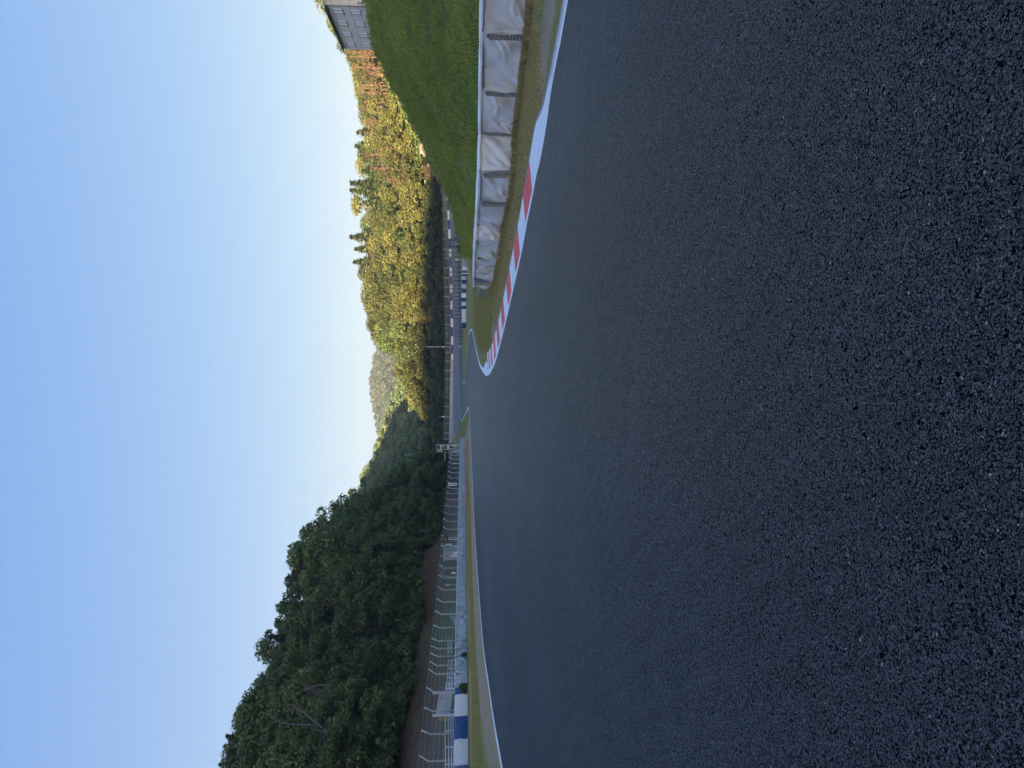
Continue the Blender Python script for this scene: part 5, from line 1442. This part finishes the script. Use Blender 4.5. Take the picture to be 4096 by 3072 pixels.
# shrubs along the edge of the left wood and in front of the barrier
rg = np.random.default_rng(14)
for U in np.arange(-80, 1230, 34):
    d = ti(L0, U) + rg.uniform(-2, 1.5); x = (U - 1536) / F * d
    put('shrub', None, BU[rg.integers(3)], MT['leaf_bush'] if rg.random() < .5 else MT['leaf_dark'], None, x, d, rg.uniform(18, 32), rg.uniform(0, 6.28), 'green shrub along the lower edge of the left wood', 'shrub', 'shrubs along the left wood')
for y0, V0, h, lab in ((2617, 1869, 6, 'small round bush growing against the grey left barrier'), (2744, 1872, 7, 'dark bush in front of the narrow blue barrier block')):
    g = G(V0 + .6, y0); put('bush', None, BU[0], MT['leaf_bush'], None, g.x, g.y - .3, h, 1.0, lab, 'bush', None)
# single bare trunks that stand out in the left wood
for V0, y0, V1, y1, r in ((1340, 2795, 1540, 2850, .10), (1310, 2825, 1515, 2822, .13), (1500, 2420, 1555, 2457, .06), (1385, 2677, 1575, 2733, .05), (1420, 2746, 1525, 2775, .06), (1190, 2830, 1345, 2955, .12), (1290, 2925, 1360, 2955, .14), (1630, 2680, 1620, 2750, .05), (1450, 2300, 1530, 2330, .06), (1560, 2205, 1640, 2215, .05), (1210, 2760, 1330, 2740, .08), (1480, 2560, 1560, 2600, .05), (1400, 2500, 1500, 2490, .06), (1350, 2990, 1500, 3010, .08), (1580, 2860, 1650, 2905, .05), (1120, 2890, 1230, 2900, .09), (1600, 2520, 1660, 2545, .05)):
    U = 3072 - y1; d = ti(L0, U) - .5 - .0; a = P(V1, y1, d + 4); b = P(V0, y0, d + 3.2)
    gnd = Vector((a.x, a.y, gz(a.x, a.y)))
    root = empty('dead_trunk', gnd, 'pale leafless stem showing against the dark left wood', 'tree trunk', 'pale stems in the left wood')
    mb = MB(gnd); q = a.lerp(b, .5) + Vector((rg.normal() * .2, 0, rg.normal() * .1))
    mb.tube([gnd, a, q, b], [r * 1.1, r, r * .8, r * .4], 7); 
    mb.build('trunk', MT['bark_pale'], root)
    mb = MB(gnd)
    for k in range(4): branch_tree(mb, q.lerp(b, rg.uniform(.05, .95)), ((b - a).normalized() + Vector(rg.normal(size=3)) * .5).normalized(), 1.3, r * .4, 1, rg, 4, .5, .1)
    mb.build('branch', MT['bark_pale'], root)
# twiggy leafless trees on the skyline of the left wood
for y0, vt in ((2835, 985), (2800, 970), (2770, 985), (2740, 1010), (2715, 1020), (2905, 925), (2590, 1000), (2655, 985)):
    U = 3072 - y0; d = ti(L1, U) - 1; x = (U - 1536) / F * d; g = gz(x, d); h = min(16, P(vt, y0, d).z - g)
    if h > 4: put('bare_tree', BR[rg.integers(4)], None, None, MT['bark_pale'], x, d, h, rg.uniform(0, 6.28), 'leafless grey twiggy tree rising on the skyline of the left wood', 'tree', 'leafless trees on the left skyline', sx=1.3)
# rocks on the bank beyond the grass slope
for k in range(26):
    y0 = rg.uniform(575, 745); V0 = rg.uniform(1680, 1752); d = rg.uniform(224, 238); U = 3072 - y0; x = (U - 1536) / F * d; g = Vector((x, d, gz(x, d)))
    bm = bmesh.new(); bmesh.ops.create_icosphere(bm, subdivisions=2, radius=1); s = rg.uniform(.4, 1.25); sh = rg.normal(size=(5, 3))
    for q in bm.verts:
        f = 1 + .16 * sum(math.sin(3 * q.co.dot(Vector(e))) for e in sh) / 2; q.co = Vector((q.co.x * s * 1.3 * f, q.co.y * s * f, q.co.z * s * .8 * f))
    me = bpy.data.meshes.new('rock'); bm.to_mesh(me); bm.free()
    tag(link('rock', me, MT['rock'], None, g), 'pale rock on the dark bank above the grass slope', 'rock', 'rocks on the far bank')
# the far hill's wood, one mass
def far_wood():
    rg = np.random.default_rng(21); V = []; T = []
    for k in range(420):
        U = rg.uniform(1230, 1850); d = rg.uniform(760, 905); x = (U - 1536) / F * d; z = gz(x, d); s = rg.uniform(3.2, 5.5)
        n = 130; dd = rg.normal(size=(n, 3)); dd /= np.linalg.norm(dd, axis=1, keepdims=True); dd[:, 2] = np.abs(dd[:, 2]) * 1.3 - .2
        cen = np.array([x, d, z + 1]) + dd * s * rg.uniform(.6, 1, (n, 1)); nm = dd + rg.normal(0, .5, (n, 3)); nm /= np.linalg.norm(nm, axis=1, keepdims=True)
        V.append(cards(cen, nm, 1.7, rg)); T.append(np.repeat(np.clip(rg.normal(.5, .25) + rg.normal(0, .1, n), 0, 1), 4))
    tag(link('distant_wood', np_mesh('distant_wood', np.vstack(V), None, 4, extra={'tint': np.concatenate(T)}), MT['leaf_far']), 'mixed wood covering the far hill', 'wood', None, 'stuff')
far_wood()
def undergrowth():
    """bramble and fern that fill the ground under the woods"""
    rg = np.random.default_rng(22); V = []; T = []
    for zone, n in ((0, 2600), (1, 1500), (2, 900)):
        for k in range(n):
            if zone == 0: U = rg.uniform(-110, 1240); d = rg.uniform(ti(L0, U) - .5, ti(L1, U))
            elif zone == 1: U = rg.uniform(1320, 3150); d = rg.uniform(ti(R0, U) - 4, ti(R1, U))
            else: U = rg.uniform(1060, 1650); d = rg.uniform(ti(M0, U) - 30, ti(M1, U))
            x = (U - 1536) / F * d; z = gz(x, d); s = rg.uniform(.4, 1.1) * (1 if zone == 0 else 1.5)
            m_ = 14; cen = np.array([x, d, z + .25]) + rg.normal(0, 1, (m_, 3)) * [s, s, s * .4]; nm = rg.normal(0, .6, (m_, 3)) + [0, -.3, .8]; nm /= np.linalg.norm(nm, axis=1, keepdims=True)
            V.append(cards(cen, nm, .38 * (1 if zone == 0 else 1.7), rg)); T.append(np.repeat(np.clip(rg.normal(.4, .2) + rg.normal(0, .1, m_), 0, 1), 4))
    tag(link('undergrowth', np_mesh('undergrowth', np.vstack(V), None, 4, extra={'tint': np.concatenate(T)}), MT['leaf_dark']), 'undergrowth below the trees of the woods', 'undergrowth', None, 'stuff')
undergrowth()

# ------------------------------------------------------------------ grass
def blades(name, x, y, h, wd, rg, m, tint, label):
    n = len(x); z = ground(x, y); a = rg.uniform(0, 6.28, n); ln = rg.normal(0, .35, (n, 2)) * h[:, None]
    b = np.stack([np.cos(a), np.sin(a), np.zeros(n)], 1) * wd[:, None]
    p = np.stack([x, y, z - .01], 1); mid = p + np.stack([ln[:, 0] * .35, ln[:, 1] * .35, h * .6], 1); t = p + np.stack([ln[:, 0], ln[:, 1], h * .95], 1)
    v = np.stack([p - b, p + b, mid + b * .7, t, mid - b * .7], 1).reshape(-1, 3)
    return tag(link(name, np_mesh(name, v, None, 5, extra={'tint': np.repeat(tint, 5)}), m), label, 'grass', None, 'stuff')
MT['straw_blade'] = leaf_mat('straw_verge_grass', (.22, .235, .065), (.42, .37, .14), (.62, .52, .27), .4, hue=0)
MT['grass_blade'] = leaf_mat('meadow_grass', (.17, .235, .036), (.36, .43, .08), (.62, .59, .19), .5, hue=0)
MT['verge_blade'] = leaf_mat('verge_grass', (.17, .20, .04), (.33, .32, .085), (.50, .42, .17), .4, hue=0)
rg = np.random.default_rng(31)
n = 330000
U = rg.uniform(2040, 3150, n); ft = np.interp(U, [2035, 2109, 2220, 2312, 2430, 2618, 2878, 3072, 3600], [62, 48, 31, 27, 24, 22, 20, 19.6, 15.5]); cr = np.interp(U, [2035, 2109, 2220, 2312, 2387, 2517, 2618, 2722, 2878, 3072, 3600], [92, 90, 84, 80, 77, 72, 68, 65, 63, 62, 50])
d = ft + (cr + 3 - ft) * rg.random(n) ** .8; x = (U - 1536) / F * d
patch = np.clip(.5 + 1.1 * (.6 * rnoise(x, d, 3.7, 1) + .4 * rnoise(x, d, 1.3, 2) - .5), 0, 1); cl = np.clip(.5 + 1.3 * (.6 * rnoise(x, d, .55, 3) + .4 * rnoise(x, d, 1.6, 4) - .5), 0, 1)
keep = rg.random(n) < .12 + .88 * cl ** 1.5
x, d, patch, cl = x[keep], d[keep], patch[keep], cl[keep]; n = len(x)
h = np.clip(d / 48, .5, 1) * (.06 + .42 * cl ** 2 * rg.random(n) + .10 * patch) * np.where(rg.random(n) < .03, 1.5, 1)
h = h * np.where(d > np.interp((x / d) * F + 1536, [2035, 2109, 2220, 2312, 2387, 2517, 2618, 2722, 2878, 3072, 3600], [90, 88, 82, 78, 75, 70, 66, 63, 61, 60, 48]) - 2.5, 1.7, 1)
lowg = np.clip(1 - (d - 19) / 9, 0, 1) * np.clip(((x / d) * F + 1536 - 2500) / 300, 0, 1)
h = h * (1 + .6 * lowg); patch = np.clip(patch + .55 * lowg, 0, 1)
blades('meadow_grass', x, d, h, .007 + .012 * rg.random(n), rg, MT['grass_blade'], np.clip(.05 + .55 * patch + .25 * cl * rg.random(n) + .25 * rg.random(n) - .1, 0, 1), 'long green grass on the slope behind the right barrier')
# verge tufts along the foot of the right barrier and thinner grass towards the kerb
X = []; Yv = []; Hh = []
for k in range(80000):
    y0 = rg.uniform(-60, 1180); a = G_cache = None
    X.append(y0)
ys_ = np.array(X); tabx = np.linspace(-60, 1180, 90); RB = [rw(q) for q in tabx]
bx = np.interp(ys_, tabx, [q.x for q in RB]); by = np.interp(ys_, tabx, [q.y for q in RB])
# outward direction towards the track: straight to the kerb line
kx = np.interp(by, sorted(q.y for q in W_right if q.y > 3), [q.x for q in sorted((q for q in W_right if q.y > 3), key=lambda q: q.y)])
off = rg.random(len(ys_)) ** 1.9 * .97
gx = bx + (kx + 1.3 - bx) * off; gy = by + rg.normal(0, .25, len(bx)) - off * by * .16
ok = (gx > np.interp(gy, sorted(q.y for q in W_right if q.y > 3), [q.x for q in sorted((q for q in W_right if q.y > 3), key=lambda q: q.y)]) + .95)
gx, gy, off = gx[ok], gy[ok], off[ok]; n = len(gx)
h = np.where(off < .1, .05 + .16 * rg.random(n), .025 + .05 * rg.random(n)) * np.where(rg.random(n) < .01, 1.5, 1)
blades('verge_grass', gx, gy, h, .004 + .006 * rg.random(n), rg, MT['straw_blade'], rg.random(n), 'short rough grass along the foot of the right barrier')
# infield and left verge
n = 90000
U = rg.uniform(1560, 2250, n); d = rg.uniform(30, 82, n); x = (U - 1536) / F * d
ip = [Vector((p.x, p.y)) for p in W_right if p.y > 30] + [Vector((p.x, p.y)) for p in W_hair] + [Vector((40, 110)), Vector((25, 60)), Vector((8, 34))]
ok = in_poly(x, d, ip) & (seg_dist(x, d, [(p.x, p.y) for p in W_hair], False) > 1.2); x, d = x[ok], d[ok]; n = len(x)
blades('infield_grass', x, d, .03 + .07 * rg.random(n), .008 + .01 * rg.random(n), rg, MT['straw_blade'], rg.random(n), 'mown grass inside the hairpin')
n = 60000
yy = rg.uniform(1760, 3120, n); lx = np.linspace(1760, 3120, 80); A = [lwall(q) for q in lx]
fa = np.interp(yy, lx, [q.x for q in A]); fd_ = np.interp(yy, lx, [q.y for q in A]); e = rg.random(n)
band = rg.random(n) < .6
tt = np.where(band, .22 + .42 * rg.random(n), .01 + .06 * rg.random(n))
# move from the wall towards the track edge
Lx = np.interp(yy, [1659, 1789, 1942, 2103, 2326, 2570, 2717, 2875, 3072, 3200], [G(v_, y_).x for v_, y_ in [(1879, 1659), (1885, 1789), (1892, 1942), (1899, 2103), (1914.6, 2326), (1934, 2570), (1955, 2717), (1978, 2875), (2013, 3072), (2030, 3150)]])
Ly = np.interp(yy, [1659, 1789, 1942, 2103, 2326, 2570, 2717, 2875, 3072, 3200], [G(v_, y_).y for v_, y_ in [(1879, 1659), (1885, 1789), (1892, 1942), (1899, 2103), (1914.6, 2326), (1934, 2570), (1955, 2717), (1978, 2875), (2013, 3072), (2030, 3150)]])
x = fa + (Lx - fa) * tt; d = fd_ + (Ly - fd_) * tt
blades('verge_grass', x, d, .03 + .09 * rg.random(n), .008 + .012 * rg.random(n), rg, MT['verge_blade'], rg.random(n), 'strip of grass between the left barrier and the track')

# ------------------------------------------------------------------ air
def air():
    mb = MB(); mb.box((0, 0, 85), (3100, 3100, 200))
    m, nt, b, o = mat('haze'); nt.nodes.remove(b)
    v = nt.nodes.new('ShaderNodeVolumePrincipled'); v.inputs['Color'].default_value = (.92, .95, 1, 1); v.inputs['Density'].default_value = HAZE; v.inputs['Anisotropy'].default_value = .1
    nt.links.new(v.outputs[0], o.inputs['Volume'])
    tag(mb.build('haze', m), 'thin blue air over the valley', 'haze', None, 'stuff')
HAZE = .00028
air()
